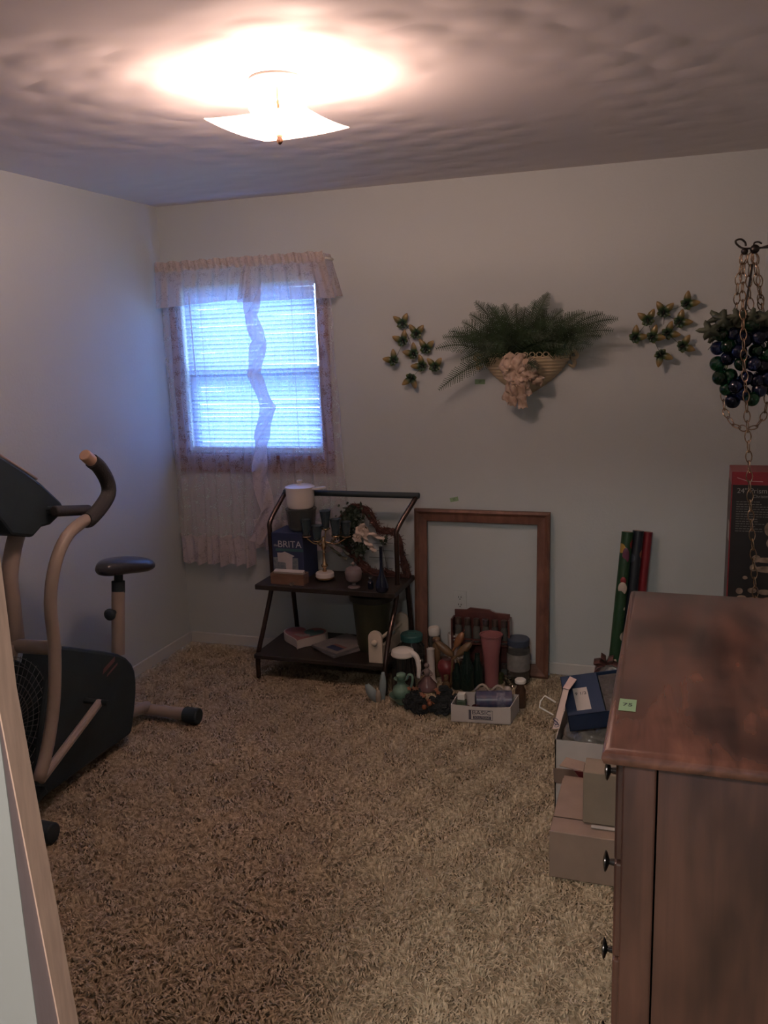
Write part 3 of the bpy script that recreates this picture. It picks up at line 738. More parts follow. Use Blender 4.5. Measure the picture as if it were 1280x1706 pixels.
    mm = mat('maroon_badge', (.16, .07, .07), .5)
    build('badge', MB().prism([(.4512, st.y-.055, st.z-.01), (.4512, st.y+.03, st.z+.016), (.4512, st.y+.035, st.z+.036), (.4512, st.y-.045, st.z+.012)], (.001, 0, 0)).prism([(.4512, st.y-.03, st.z-.03), (.4512, st.y+.045, st.z-.006), (.4512, st.y+.048, st.z+.004), (.4512, st.y-.025, st.z-.02)], (.001, 0, 0)), mm, t)
bike()

# ---------------------------------------------------------------- metal cart
Z1, Z0 = .505, .14
def cart():
    t = thing('utility_cart', (1.03, -.28, 0), 'dark bronze metal cart with two black shelves below the window', 'cart')
    def leg(top, pts):
        build('front_leg', MB().tube(pts, .0125, 12, 5), m_tubing, t, smooth=True)
    leg(0, [(.742, -.165, .935), (.70, -.265, .81), (.70, -.285, .74), (.70, -.285, .52), (.695, -.30, .44), (.675, -.37, .26), (.655, -.415, .12), (.654, -.42, -.004)])
    leg(0, [(1.462, -.165, .935), (1.392, -.265, .795), (1.386, -.28, .73), (1.382, -.275, .52), (1.378, -.31, .40), (1.372, -.40, .28), (1.368, -.47, .13), (1.366, -.475, -.004)])
    for p in ([(.725, -.10, Z1), (.725, -.10, .40), (.725, -.07, .14), (.725, -.06, -.004)], [(1.385, -.12, Z1), (1.385, -.12, .44), (1.39, -.09, .20), (1.39, -.08, -.004)]):
        build('rear_leg', MB().tube(p, .0125, 12, 4), m_tubing, t, smooth=True)
    for y in (-.285, -.105): pass
    build('handle_bar', MB().tube([(.735, -.165, .937), (1.475, -.165, .937)], .0155, 14), m_black, t, smooth=SM, bevel=.003)
    build('shelf', MB().box((.665, -.425, Z1-.028), (1.415, -.085, Z1)), m_darkwood, t, bevel=.005)
    build('shelf', MB().box((.650, -.455, Z0-.024), (1.375, -.045, Z0)), m_darkwood, t, bevel=.005)
cart()

m_brita = mat('navy_print', (.018, .028, .075), .5, var=.1)
def water_filter_box():
    a = at(461, 955, 'z', Z1); y0 = -.30; 
    x0 = .715; x1 = x0+.155; z1 = Z1+.245; y1 = -.12
    t = thing('filter_box', ((x0+x1)/2, -.2, Z1), 'navy blue water filter carton with a pitcher picture, left end of the top shelf', 'box')
    build('carton', MB().box((x0, y0, Z1+.0005), (x1+.02, y1, z1)), m_brita, t, bevel=.002)
    y = y0-.0006
    text('lettering', 'BRITA', .050, ((x0+x1)/2+.022, y0, z1-.060), (1, 0, 0), (0, 0, 1), mat('silver_print', (.42, .40, .42), .5), t, sx=1.0)
    text('small_print', 'the', .018, (x0+.022, y0, z1-.066), (1, 0, 0), (0, 0, 1), MATS['silver_print'], t)
    build('teal_band', MB().box((x0+.02, y, z1-.096), (x1+.02, y0+.0002, z1-.082)), mat('teal_print', (.03, .09, .10), .6), t)
    build('picture', MB().box((x0+.004, y, Z1+.035), (x1-.012, y0+.0002, Z1+.115)), mat('photo_print', (.10, .13, .16), .6, col2=(.20, .22, .22), scale=60), t)
    q = MB()
    q.prism([(x0+.028, y-.0004, Z1+.140), (x0+.030, y-.0004, Z1+.092), (x0+.072, y-.0004, Z1+.088), (x0+.074, y-.0004, Z1+.045), (x0+.108, y-.0004, Z1+.045), (x0+.112, y-.0004, Z1+.118), (x0+.125, y-.0004, Z1+.126), (x0+.088, y-.0004, Z1+.140), (x0+.070, y-.0004, Z1+.147), (x0+.055, y-.0004, Z1+.141)], (0, .0008, 0))
    build('pitcher_picture', q, mat('pale_print', (.42, .38, .38), .6), t)
    return x0, x1, y0, y1, z1
bx = water_filter_box()
def pot_stack():
    cx, cy = at(502, 868, 'y', -.22).x, -.215
    ct = thing('smoked_bowl', (cx, cy, bx[4]), 'smoky grey lidded plastic container between the filter carton and the white saucepan', 'container')
    z = bx[4]+.0005; zt = at(502, 846, 'y', -.215).z
    build('bowl', MB().lathe((cx, cy, z), [(.055, 0), (.068, .01), (.078, zt-z-.012), (.08, zt-z-.008)], 32), mat('smoke_plastic', (.12, .13, .13), .25, var=.05, trans=.5), ct, smooth=SM)
    build('lid', MB().lathe((cx, cy, zt-.008), [(.081, 0), (.081, .007), (.0, .0075)], 32), MATS['smoke_plastic'], ct, smooth=SM)
    p = thing('saucepan', (cx, cy, zt), 'white ceramic saucepan with a lid perched at the left end of the cart handle', 'saucepan')
    h = at(502, 812, 'y', -.215).z-zt
    build('body', MB().lathe((cx, cy, zt), [(.058, 0), (.066, .006), (.072, .03), (.074, h), (.070, h), (.066, .012), (0, .008)], 36), m_whitec, p, smooth=SM)
    build('lid', MB().lathe((cx, cy, zt+h), [(.077, 0), (.077, .005), (.06, .012), (.02, .018), (0, .018)], 36), m_whitec, p, smooth=SM)
    build('lid_knob', MB().lathe((cx, cy, zt+h+.018), [(.010, 0), (.009, .004), (.016, .012), (.015, .020), (0, .023)], 8), m_whitec, p, smooth=SM)
    a = math.radians(-6)
    build('handle', MB().prism([(cx+.066, cy-.014, zt+h-.012), (cx+.10, cy-.016, zt+h-.008), (cx+.135, cy-.011, zt+h-.003), (cx+.145, cy, zt+h-.002), (cx+.135, cy+.011, zt+h-.003), (cx+.10, cy+.016, zt+h-.008), (cx+.066, cy+.014, zt+h-.012)], (0, 0, .011)), m_whitec, p, bevel=.003)
pot_stack()
def wooden_box():
    c = at(480, 958, 'y', -.37); x0, x1 = at(451, 960, 'y', -.37).x+.012, at(509, 962, 'y', -.37).x
    t = thing('letter_box', ((x0+x1)/2, -.37, Z1), 'low brown wooden box holding white paper, front left of the top shelf', 'box')
    z = Z1+.0005; h = .055; m = wood('brown_box_wood', (.12, .06, .04), (.20, .11, .075), .5, (6, 20, 20))
    b = MB().box((x0, -.395, z), (x1, -.389, z+h)).box((x0, -.335, z), (x1, -.329, z+h)).box((x0, -.389, z), (x0+.006, -.335, z+h)).box((x1-.006, -.389, z), (x1, -.335, z+h)).box((x0+.006, -.389, z), (x1-.006, -.335, z+.006))
    build('tray', b, m, t)
    build('paper', MB().cbox(((x0+x1)/2, -.358, z+.035), (x1-x0-.02, .028, .062), (.25, 0, 0)), m_paper, t)
    g = thing('glass_figure', at(497, 969, 'z', Z1), 'tiny clear glass figure in front of the low wooden box', 'figurine')
    p = Vector((at(497, 969, 'z', Z1).x, -.412, Z1+.001)); g.location = p; ORG[g.name] = Vector(p)
    build('body', MB().ball(p+Vector((0, 0, .008)), (.012, .008, .008)).ball(p+Vector((.012, 0, .016)), .006), glass('clear_glass', (.85, .88, .86)), g, smooth=True)
wooden_box()
m_cup = glass('smoky_teal_glass', (.16, .24, .29), .05, .8)
def candelabra():
    p = at(542, 966, 'z', Z1); t = thing('candelabra', p, 'brass candelabra with five smoky glass cups on a round white marble base', 'candelabra')
    s = mpp(p); C0 = p+Vector((0, 0, .0))
    for k in range(3):
        a = -PI/2+k*2*PI/3; build('foot', MB().ball(C0+Vector((.034*math.cos(a), .034*math.sin(a), .007)), (.006, .006, .007)), m_brass, t, smooth=True)
    build('base_ring', MB().lathe(C0, [(.034, .008), (.05, .009), (.052, .013), (.045, .017)], 32), m_brass, t, smooth=SM)
    build('marble_base', MB().lathe(C0, [(.045, .017), (.048, .020), (.047, .038), (.042, .043), (0, .044)], 32), m_whitec, t, smooth=SM)
    build('stem', MB().lathe(C0, [(.010, .044), (.012, .050), (.007, .062), (.016, .072), (.018, .078), (.011, .086), (.007, .12), (.006, .14), (.011, .147), (.006, .152), (.011, .165), (.015, .185), (.007, .200), (.010, .222), (0, .232)], 20), m_brass, t, smooth=True)
    cups = [(511, 893, -.03, .110), (529, 900, -.075, .095), (543, 880, .02, .115), (560, 892, -.05, .105), (577, 893, .03, .095)]
    for (px, py, dy, h) in cups:
        q = at(px, py, 'y', p.y+dy); top = C0+Vector((0, 0, .205)); mid = (top+q)/2+Vector((0, 0, -.028))
        build('arm', MB().tube([top, mid, q-Vector((0, 0, .012))], .0035, 8, 6), m_brass, t, smooth=True)
        build('bobeche', MB().lathe(q, [(.0, -.014), (.010, -.012), (.022, -.004), (.024, 0), (.0, -.002)], 20), m_brass, t, smooth=True)
        build('glass_cup', MB().lathe(q, [(.012, 0), (.019, .006), (.022, h*.4), (.029, h*.78), (.031, h*.8), (.027, h*.78), (.019, h*.4), (.014, .010), (0, .008)], 16, wave=.04, wn=8), m_cup, t, smooth=True)
candelabra()
m_twig = mat('red_brown_twigs', (.045, .020, .018), .9, col2=(.10, .042, .035), scale=40, bump=.5, bscale=150)
m_ivy = mat('dark_ivy', (.018, .030, .018), .6, var=.4)
def wreath():
    y = -.135
    def P(px, py, dy=0): return at(px, py, 'y', y+dy)
    t = thing('twig_wreath', P(625, 965), 'twig wreath with dark greenery and a cream lace bow on the top shelf', 'wreath')
    loops = [[(572, 862), (590, 845), (610, 850), (622, 868), (634, 885), (655, 886), (666, 905), (674, 940), (678, 962), (650, 958), (640, 950)], [(575, 870), (572, 895), (580, 915), (595, 930), (606, 945), (625, 955), (650, 960)]]
    for L_ in loops:
        b = MB()
        for k in range(26):
            off = [Vector((random.uniform(-.016, .016), random.uniform(-.014, .014), random.uniform(-.016, .016))) for _ in L_]
            b.tube([P(*q)+o_ for q, o_ in zip(L_, off)], random.uniform(.0022, .005), 5, 3)
        for k in range(520):
            u = random.random()*(len(L_)-1.01); i = int(u); q = P(*L_[i]).lerp(P(*L_[i+1]), u-i)+Vector((random.gauss(0, .012), random.gauss(0, .012), random.gauss(0, .012)))
            d = Vector((random.gauss(0, 1), random.gauss(0, 1), random.gauss(0, 1))).normalized()*.022
            b.tube([q, q+d], [.0020, .0006], 4)
        build('twig_ring', b, m_twig, t)
    g = MB()
    for (cx, cy, sx, sz, n) in ((588, 862, .055, .055, 520), (578, 895, .045, .04, 160), (600, 915, .045, .04, 120), (640, 900, .02, .02, 30)):
        for k in range(n):
            q = P(cx, cy, -.02)+Vector((random.gauss(0, sx*.5), random.gauss(0, .018), random.gauss(0, sz*.5))); a = random.uniform(0, 2*PI); s_ = random.uniform(.006, .013)
            X = Vector((math.cos(a), random.uniform(-.6, .6), math.sin(a))).normalized(); Y_ = X.cross(Vector((random.uniform(-.5, .5), 1, random.uniform(-.5, .5)))).normalized()
            g.add([q-X*s_, q+Y_*s_*.6, q+X*s_, q-Y_*s_*.6], [(0, 1, 2, 3)])
    build('greenery', g, m_ivy, t)
    mb = mat('cream_lace_bow', (.42, .34, .29), .8, col2=(.58, .48, .42), scale=70)
    def rib(pts, w, seed):
        Pq = [P(a, b_, -.05) for a, b_ in pts]
        def f(u, v):
            k = u*(len(Pq)-1); i = min(int(k), len(Pq)-2); p = Pq[i].lerp(Pq[i+1], k-i); T = (Pq[i+1]-Pq[i]).normalized(); sd = T.cross(Vector((0, -1, 0))).normalized()
            return p+sd*(v-.5)*w*(1+.25*math.sin(u*17+seed))+Vector((0, -.006*math.sin(u*15+v*5+seed), 0))
        return MB().grid(f, 24, 5)
    for pts, w in (([(604, 893), (596, 882), (604, 876), (612, 882), (606, 892)], .030), ([(604, 893), (592, 892), (592, 898), (602, 898)], .030), ([(604, 893), (614, 888), (628, 893), (640, 900)], .020), ([(606, 893), (612, 905), (620, 912), (624, 920)], .024)):
        build('lace_bow', rib(pts, w, len(pts)), mb, t, smooth=True)
    for pts in ([(551, 900), (560, 906), (572, 912), (580, 925)], [(545, 905), (555, 915), (566, 925), (578, 932)]):
        build('ribbon_tail', rib(pts, .016, 3), mat('sage_ribbon', (.12, .12, .09), .7), t, smooth=True)
    w = MB()
    for a, b_ in (((637, 890), (640, 960)), ((636, 900), (648, 960)), ((622, 905), (655, 905)), ((618, 917), (655, 918)), ((615, 928), (656, 930)), ((640, 946), (655, 948))): w.tube([P(*a), P(*b_)], .0012, 5)
    build('wire_form', w, m_iron, t)
wreath()
def shelf_small():
    p = at(590, 978, 'z', Z1); s = mpp(p)
    t = thing('covered_compote', p, 'pale pink lidded footed candy dish in front of the wreath', 'candy dish')
    m = mat('milk_pink_glass', (.19, .15, .15), .35, var=.05)
    build('dish', MB().lathe(p, [(.031, 0), (.030, .004), (.012, .010), (.009, .022), (.022, .028), (.036, .038), (.041, .058), (.042, .072), (.0, .070)], 28), m, t, smooth=SM)
    build('lid', MB().lathe(p, [(.043, .072), (.043, .078), (.036, .096), (.018, .106), (.0, .108)], 28), m, t, smooth=SM)
    build('lid_knob', MB().lathe(p, [(.004, .106), (.004, .113), (.012, .120), (.005, .126), (.0, .132)], 12), m, t, smooth=True)
    p = at(637, 986, 'z', Z1)
    m = glass('navy_glass', (.010, .014, .035), .05, .25)
    b = MB().lathe(p, [(.022, 0), (.030, .008), (.032, .03), (.026, .055), (.012, .09), (.008, .13), (.0075, .22), (.009, .225), (.006, .225), (0, .215)], 24)
    single('bud_vase', b, m, 'tall slender dark glass bud vase near the right end of the top shelf', 'vase', p, smooth=True)
    p = at(618, 981, 'z', Z1)
    t = thing('scent_bottle', p, 'short black glass bottle between the candy dish and the slender vase', 'bottle')
    build('bottle', MB().lathe(p, [(.013, 0), (.014, .004), (.014, .035), (.007, .045), (.006, .052), (0, .052)], 20), m, t, smooth=SM)
    build('stopper', MB().ball(p+Vector((0, 0, .060)), .010), glass('clear_glass', (.85, .88, .86)), t, smooth=True)
shelf_small()
def heart_box():
    c = at(493, 1085, 'z', Z0); c = Vector((.835, -.225, Z0+.0005))
    t = thing('heart_box', c, 'heart-shaped candy box, pink and teal top with a white side, on the bottom shelf', 'box')
    a0 = math.radians(20); pts = []
    n = 48
    for k in range(n):
        q = 2*PI*k/n; x = 16*math.sin(q)**3; y = 13*math.cos(q)-5*math.cos(2*q)-2*math.cos(3*q)-math.cos(4*q)
        v = Rz(math.radians(4)) @ Vector((x*.0076, y*.0068, 0)); pts.append(c+v)
    tilt = Matrix.Rotation(math.radians(3), 3, Vector((1, 0, 0)))
    def T(P_, dz): return [c+tilt @ (p-c)+Vector((0, 0, dz+.006)) for p in P_]
    n_ = tilt @ Vector((0, 0, 1))
    build('box_side', MB().prism(T(pts, 0), n_*.045), m_paper, t)
    ins = [c+(p-c)*.93 for p in pts]; top = [p+n_*.0452 for p in T(ins, 0)]
    mp_ = mat('pink_print', (.22, .075, .085), .4, col2=(.30, .12, .12), scale=20)
    build('lid_picture', MB().prism(top, n_*.001), mp_, t)
    tl = [c+Vector(((p-c).x*.45+.050, (p-c).y*.50+.010, 0)) for p in pts]
    build('teal_patch', MB().prism([p+n_*.0464 for p in T(tl, 0)], n_*.0008), mat('teal_picture', (.05, .12, .12), .4), t)
    tl = [c+Vector(((p-c).x*.38+.005, (p-c).y*.22-.035, 0)) for p in pts]
    build('pale_patch', MB().prism([p+n_*.0474 for p in T(tl, 0)], n_*.0006), mat('pale_picture', (.30, .24, .22), .4), t)
heart_box()
def magazines():
    for i, (rot, dx, dz, lab) in enumerate(((-.62, 0, 0, 'thin grey magazine, lower of two lying beside the heart-shaped box'), (-.50, -.004, .013, 'upper grey magazine with a blue and red label on the bottom shelf'))):
        c = Vector((1.065+dx, -.26, Z0+.001+dz)); t = thing('magazine', c, lab, 'magazine', )
        R_ = Rz(rot)
        b = MB().cbox(c+Vector((0, 0, .006)), (.20, .24, .0115), R_); build('pages', b, mat('magazine_grey', (.15, .14, .15), .5, col2=(.24, .21, .20), scale=9), t, bevel=.001)
        if i:
            q = c+R_ @ Vector((.03, -.07, .0122)); build('cover_picture', MB().cbox(q+Vector((0, 0, .0002)), (.09, .045, .0006), R_), mat('blue_label', (.03, .04, .10), .4), t)
            q = c+R_ @ Vector((.03, -.035, .0122)); build('cover_print', MB().cbox(q+Vector((0, 0, .0002)), (.09, .02, .0006), R_), mat('red_label', (.20, .07, .07), .4), t)
magazines()
def waste_basket():
    c = Vector((1.225, -.235, Z0+.0005)); t = thing('waste_basket', c, 'tall dark olive plastic waste basket on the bottom shelf', 'waste basket')
    h = .300
    m = mat('olive_plastic', (.040, .042, .022), .5, var=.1)
    build('bin', MB().lathe(c, [(.075, 0), (.079, .005), (.100, h-.03), (.098, h-.03), (.076, .01), (0, .008)], 40, sy=.85), m, t, smooth=SM)
    build('rolled_rim', MB().lathe(c, [(.100, h-.04), (.112, h-.035), (.114, h-.005), (.106, h), (.098, h-.006), (.098, h-.03)], 40, sy=.85), mat('dark_plastic', (.02, .021, .018), .45), t, smooth=SM)
waste_basket()
def towel_holder():
    a = Vector((1.325, -.415, Z0+.0005)); c_ = Vector((1.345, -.12, Z0+.0005))
    t = thing('towel_holder', (a+c_)/2, 'cream wooden paper-towel holder with two rounded ends at the right end of the bottom shelf', 'towel holder')
    m = mat('cream_paint', (.56, .49, .40), .45, var=.04)
    def end(p):
        pts = []; w, h = .036, .165
        pts += [(-w, 0), (w, 0)]+[(w*math.cos(q), h-w+w*math.sin(q)) for q in [PI*k/12 for k in range(13)]]
        return MB().prism([p+Vector((x, 0, z)) for x, z in pts], (0, .018, 0))
    build('end_board', end(a+Vector((-.02, -.01, 0))), m, t, bevel=.003); build('end_board', end(c_), m, t, bevel=.003)
    build('back_board', MB().box((a.x-.01, a.y+.008, Z0+.001), (a.x+.004, c_.y, Z0+.07), rot=(0, 0, -.06)), m, t, bevel=.002)
    build('dowel', MB().tube([a+Vector((-.02, -.03, .108)), c_+Vector((0, .03, .108))], .009, 12), m, t, smooth=SM)
    build('knob', MB().ball(a+Vector((-.02, -.022, .108)), .0155), m, t, smooth=True)
towel_holder()

# ---------------------------------------------------------------- things on the carpet below the frame
FZ = .004
g_clear = glass('clear_glass', (.85, .88, .86))
g_clearthin = mat('clear_plastic', (.50, .50, .48), .06, var=.0, trans=.95)
def on(px, py): p = at(px, py, 'z', 0); p.z = FZ; return p
def jar():
    p = on(687, 1122); p.y = max(p.y, -.17); t = thing('storage_jar', p, 'round clear glass jar with a teal screw lid beside the right cart leg', 'jar')
    h = .205
    build('jar', MB().lathe(p, [(.058, 0), (.066, .01), (.068, .10), (.064, .15), (.048, .175), (.046, h-.02)], 32), g_clearthin, t, smooth=SM)
    build('lid', MB().lathe(p, [(.050, h-.028), (.057, h-.026), (.058, h), (.054, h+.006), (0, h+.006)], 32), mat('teal_lid', (.03, .11, .11), .45), t, smooth=SM)
    build('lid_handle', MB().cbox(p+Vector((0, 0, h+.009)), (.05, .012, .010)), MATS['teal_lid'], t, bevel=.003)
jar()
def carafe():
    p = on(673, 1150); t = thing('coffee_carafe', p, 'dark glass carafe with a white lid and handle, in front of the teal-lidded jar', 'carafe')
    h = .185
    build('glass_body', MB().lathe(p, [(.054, 0), (.060, .008), (.060, .05), (.053, .12), (.050, h)], 32), glass('dark_smoke_glass', (.05, .05, .05), .05, .6), t, smooth=SM)
    build('lid', MB().lathe(p, [(.055, h-.006), (.058, h), (.054, h+.02), (.03, h+.032), (0, h+.034)], 28), m_white, t, smooth=SM)
    d = Vector((.96, -.28, 0))
    build('handle', MB().tube([p+Vector((0, 0, h+.018)), p+d*.05+Vector((0, 0, h+.016)), p+d*.082+Vector((0, 0, h-.002)), p+d*.092+Vector((0, 0, h-.05)), p+d*.088+Vector((0, 0, h-.105))], [.016, .016, .015, .013, .010], 12, 5, flat=.7), m_white, t, smooth=True)
carafe()
def pitcher_basin():
    p = on(670, 1172); t = thing('pitcher_and_basin', p, 'small jade green pitcher standing in its basin, in front of the carafe', 'pitcher')
    m = mat('jade_ceramic', (.10, .19, .15), .3, col2=(.16, .26, .20), scale=25)
    build('basin', MB().lathe(p, [(.026, 0), (.028, .008), (.045, .022), (.058, .038), (.060, .042), (.054, .040), (.03, .018), (0, .014)], 28), m, t, smooth=SM)
    build('pitcher', MB().lathe(p, [(.022, .018), (.038, .035), (.044, .058), (.038, .080), (.020, .096), (.019, .108), (.034, .122), (.036, .124), (.02, .112), (0, .112)], 28), m, t, smooth=True)
    build('stopper', MB().lathe(p, [(.018, .118), (.018, .128), (.024, .134), (.022, .146), (.010, .152), (0, .153)], 20), m, t, smooth=True)
    build('handle', MB().tube([p+Vector((.028, -.008, .122)), p+Vector((.042, -.012, .150)), p+Vector((.058, -.014, .148)), p+Vector((.060, -.014, .12)), p+Vector((.050, -.01, .085))], .006, 10, 5), m, t, smooth=True)
pitcher_basin()
def leaf_dish():
    p = on(634, 1168); t = thing('leaf_dish', p, 'pale blue ceramic piece of two upright petals on the carpet by the cart foot', 'ceramic ornament')
    m = mat('pale_blue_ceramic', (.24, .30, .31), .35, var=.06)
    def petal(base, tip, w, bulge):
        b_, e = Vector(base), Vector(tip); sd = (e-b_).normalized().cross(Vector((0, -1, 0))).normalized()
        def f(u, v):
            ww = w*(math.sin(PI*(.08+.84*u))**.8); c = b_.lerp(e, u)
            return c+sd*(v-.5)*2*ww+Vector((0, -bulge*math.cos((v-.5)*PI)*math.sin(PI*u)-.02*u, 0))
        return MB().grid(f, 16, 10)
    A = lambda x, y: at(x, y, 'y', p.y)
    build('petal', petal(at(630, 1172, 'y', p.y), at(614, 1137, 'y', p.y), .026, .02), m, t, smooth=True, solid=.005)
    build('petal', petal(at(637, 1170, 'y', p.y+.02), at(641, 1117, 'y', p.y+.04), .017, .012), m, t, smooth=True, solid=.005)
    build('petal', petal(at(630, 1172, 'y', p.y-.01), at(633, 1147, 'y', p.y-.01), .013, .012), mat('cream_ceramic', (.42, .35, .28), .4), t, smooth=True, solid=.004)
leaf_dish()
def bottles_etc():
    # white cylinder vase
    p = on(719, 1138); b = MB().lathe(p, [(.030, 0), (.030, .004), (.022, .02), (.020, .05), (.0195, .175), (.021, .178), (.017, .178), (.016, .03), (0, .02)], 24)
    single('cylinder_vase', b, m_whitec, 'narrow white cylinder vase standing left of the wooden gourds', 'vase', p, smooth=SM)
    p = on(712, 1150); t = thing('perfume_figurine', p, 'pink glass bell-skirted figurine bottle beside the white cylinder vase', 'figurine')
    mp_ = mat('pink_frost_glass', (.23, .13, .13), .25, trans=.3)
    build('skirt', MB().lathe(p, [(.045, 0), (.050, .006), (.046, .03), (.022, .058), (.012, .070), (0, .072)], 24, wave=.04, wn=10), mp_, t, smooth=True)
    build('torso', MB().lathe(p, [(.010, .068), (.014, .085), (.019, .098), (.010, .110), (.006, .114)], 16, sy=.7).ball(p+Vector((0, 0, .126)), .013), mat('pale_pink_glass', (.32, .25, .24), .25, trans=.3), t, smooth=True)
    for s_ in (-1, 1): build('arm', MB().tube([p+Vector((s_*.016, 0, .100)), p+Vector((s_*.028, -.006, .085)), p+Vector((s_*.016, -.014, .078))], .0045, 8, 3), MATS['pale_pink_glass'], t, smooth=True)
    # small clear cruets
    for px, py, h, lab in ((697, 1120, .10, 'small clear glass cruet between the teal-lidded jar and the white vase'), (706, 1108, .115, 'clear glass shaker behind the pink figurine')):
        p = on(px, py); t = thing('glass_cruet', p, lab, 'cruet')
        build('bottle', MB().lathe(p, [(.020, 0), (.024, .006), (.022, h*.55), (.010, h*.75), (.009, h*.88)], 20), g_clearthin, t, smooth=SM)
        build('stopper', MB().ball(p+Vector((0, 0, h*.95)), .011), g_clearthin, t, smooth=True)
    # tall canister with white cap
    p = on(738, 1098); p.y = -.10; t = thing('shaker_canister', p, 'clear canister with a tilted white cap, left of the spice rack', 'canister')
    h = at(738, 1056, 'y', -.10).z-p.z
    build('canister', MB().lathe(p, [(.026, 0), (.030, .005), (.030, h-.01), (.026, h)], 24), g_clearthin, t, smooth=SM)
    build('cap', MB().lathe(p+Vector((0, 0, h)), [(.028, -.01), (.030, .0), (.031, .026), (.026, .034), (0, .036)], 24, Euler((.0, -.10, 0)).to_matrix()), m_white, t, smooth=SM)
    # mug
    p = on(773, 1100); p.y = -.12; h = at(773, 1056, 'y', -.12).z-p.z
    t = thing('coffee_mug', p, 'tall cream mug behind the wooden gourds', 'mug')
    build('body', MB().lathe(p, [(.030, 0), (.034, .004), (.036, h), (.033, h), (.030, .01), (0, .008)], 28), m_whitec, t, smooth=SM)
    build('handle', MB().tube([p+Vector((.033, -.01, h*.85)), p+Vector((.055, -.02, h*.8)), p+Vector((.055, -.02, h*.5)), p+Vector((.033, -.01, h*.4))], .006, 8, 4), m_whitec, t, smooth=True)
    # tumbler
    p = on(819, 1122); p.y = -.24; p.x = at(819, 1115, 'y', -.24).x; h = at(816, 1057, 'y', -.24).z-p.z
    t = thing('plastic_tumbler', p, 'tall pink plastic tumbler in front of the spice rack', 'tumbler')
    m = mat('pink_plastic', (.24, .095, .10), .35, var=.04)
    build('cup', MB().lathe(p, [(.034, 0), (.035, .004), (.040, h*.6), (.053, h-.004), (.051, h), (.038, h*.6), (.032, .01), (0, .008)], 36), m, t, smooth=SM)
    build('rim', MB().lathe(p, [(.053, h-.006), (.0575, h-.003), (.0575, h+.003), (.051, h+.002), (.051, h-.004)], 36), m, t, smooth=SM)
    # blue lidded jar
    p = on(866, 1128); p.y = -.16; p.x = at(864, 1110, 'y', -.16).x; h = at(863, 1072, 'y', -.16).z-p.z
    t = thing('peanut_jar', p, 'clear plastic jar with a dark blue screw lid, right of the pink tumbler', 'jar')
    build('jar', MB().lathe(p, [(.052, 0), (.057, .006), (.057, h-.02), (.053, h)], 32), g_clearthin, t, smooth=SM)
    build('lid', MB().lathe(p, [(.054, h-.004), (.055, h), (.055, h+.026), (.051, h+.030), (0, h+.030)], 32), mat('navy_lid', (.045, .06, .095), .45), t, smooth=SM)
    build('label', MB().lathe(p, [(.0575, h*.35), (.0575, h*.78)], 32), mat('jar_label', (.13, .13, .12), .5, col2=(.22, .21, .20), scale=30), t, smooth=SM)
    # dark green bottles / vase
    md = glass('black_green_glass', (.012, .025, .020), .06, .3)
    for px, py, r, h, lab in ((779, 1150, .036, .20, 'wide black-green glass bottle left of the pink tumbler'), (796, 1146, .030, .175, 'narrower black-green glass bottle just left of the pink tumbler'), (762, 1148, .026, .13, 'short black-green glass bottle beside the amber ornament')):
        p = on(px, py); b = MB().lathe(p, [(r*.8, 0), (r, .008), (r, h*.62), (r*.5, h*.8), (r*.42, h), (r*.3, h), (0, h*.95)], 24)
        single('dark_bottle', b, md, lab, 'bottle', p, smooth=SM)
    for px, py, r, lab in ((744, 1153, .019, 'amber glass ball ornament in front of the crimson round vase'),):
        p = on(px, py); t = thing('glass_ornament', p, lab, 'ornament')
        build('bulb', MB().lathe(p, [(.010, 0), (.014, .006), (.020, .022), (.022, .036), (.014, .052), (.010, .058), (.013, .085), (.0, .088)], 20), glass('amber_glass', (.35, .22, .12), .05, .8), t, smooth=True)
    for px, py, lab in ((815, 1140, 'clear cut-glass salt cellar at the foot of the pink tumbler'), (832, 1140, 'faceted olive glass knob right of the cut-glass salt cellar'), (848, 1146, 'low clear glass dish in front of the blue-lidded jar')):
        p = on(px, py); b = MB().lathe(p, [(.014, 0), (.020, .006), (.018, .03), (.024, .052), (.018, .05), (0, .02)], 10, wave=.08, wn=5)
        single('cut_glass', b, g_clear if px != 832 else glass('olive_glass', (.25, .28, .12), .05, .8), lab, 'glassware', p, smooth=SM)
    # crimson vase and wooden gourds
    p = on(745, 1138); b = MB().lathe(p, [(.020, 0), (.026, .006), (.030, .03), (.044, .062), (.048, .085), (.040, .108), (.024, .122), (.018, .124), (0, .118)], 28)
    single('round_vase', b, mat('crimson_glaze', (.16, .030, .035), .3, var=.15), 'round crimson vase below the wooden gourds', 'vase', p, smooth=True)
    mw = wood('carved_orange_wood', (.20, .085, .035), (.33, .15, .07), .4, (10, 10, 10)); mw2 = wood('carved_brown_wood', (.10, .06, .028), (.17, .10, .05), .4, (10, 10, 10))
    for (px, py, y, L_, w, ang, m, lab) in ((741, 1081, -.30, .060, .021, 38, mw2, 'brown carved wooden gourd on a stick tilted left above the crimson vase'), (765, 1066, -.26, .048, .019, -62, mw, 'orange carved wooden gourd on a stick leaning on the cream mug'), (773, 1082, -.31, .056, .020, -45, mw2, 'dark carved wooden gourd on a stick right of the orange one')):
        c = at(px, py, 'y', y); t = thing('wooden_gourd', c, lab, 'wooden gourd')
        a = math.radians(ang); R_ = Matrix.Rotation(a, 3, 'Y')
        build('gourd', MB().ball(c, (L_, w, w), 20, 14, R_), m, t, smooth=True)
        e = c+R_ @ Vector((-L_, 0, 0)) if ang > 0 else c+R_ @ Vector((L_, 0, 0)); d = (e-c).normalized()
        build('tip', MB().tube([e-d*.004, e+d*.016], [.005, .003], 8), m_twig, t)
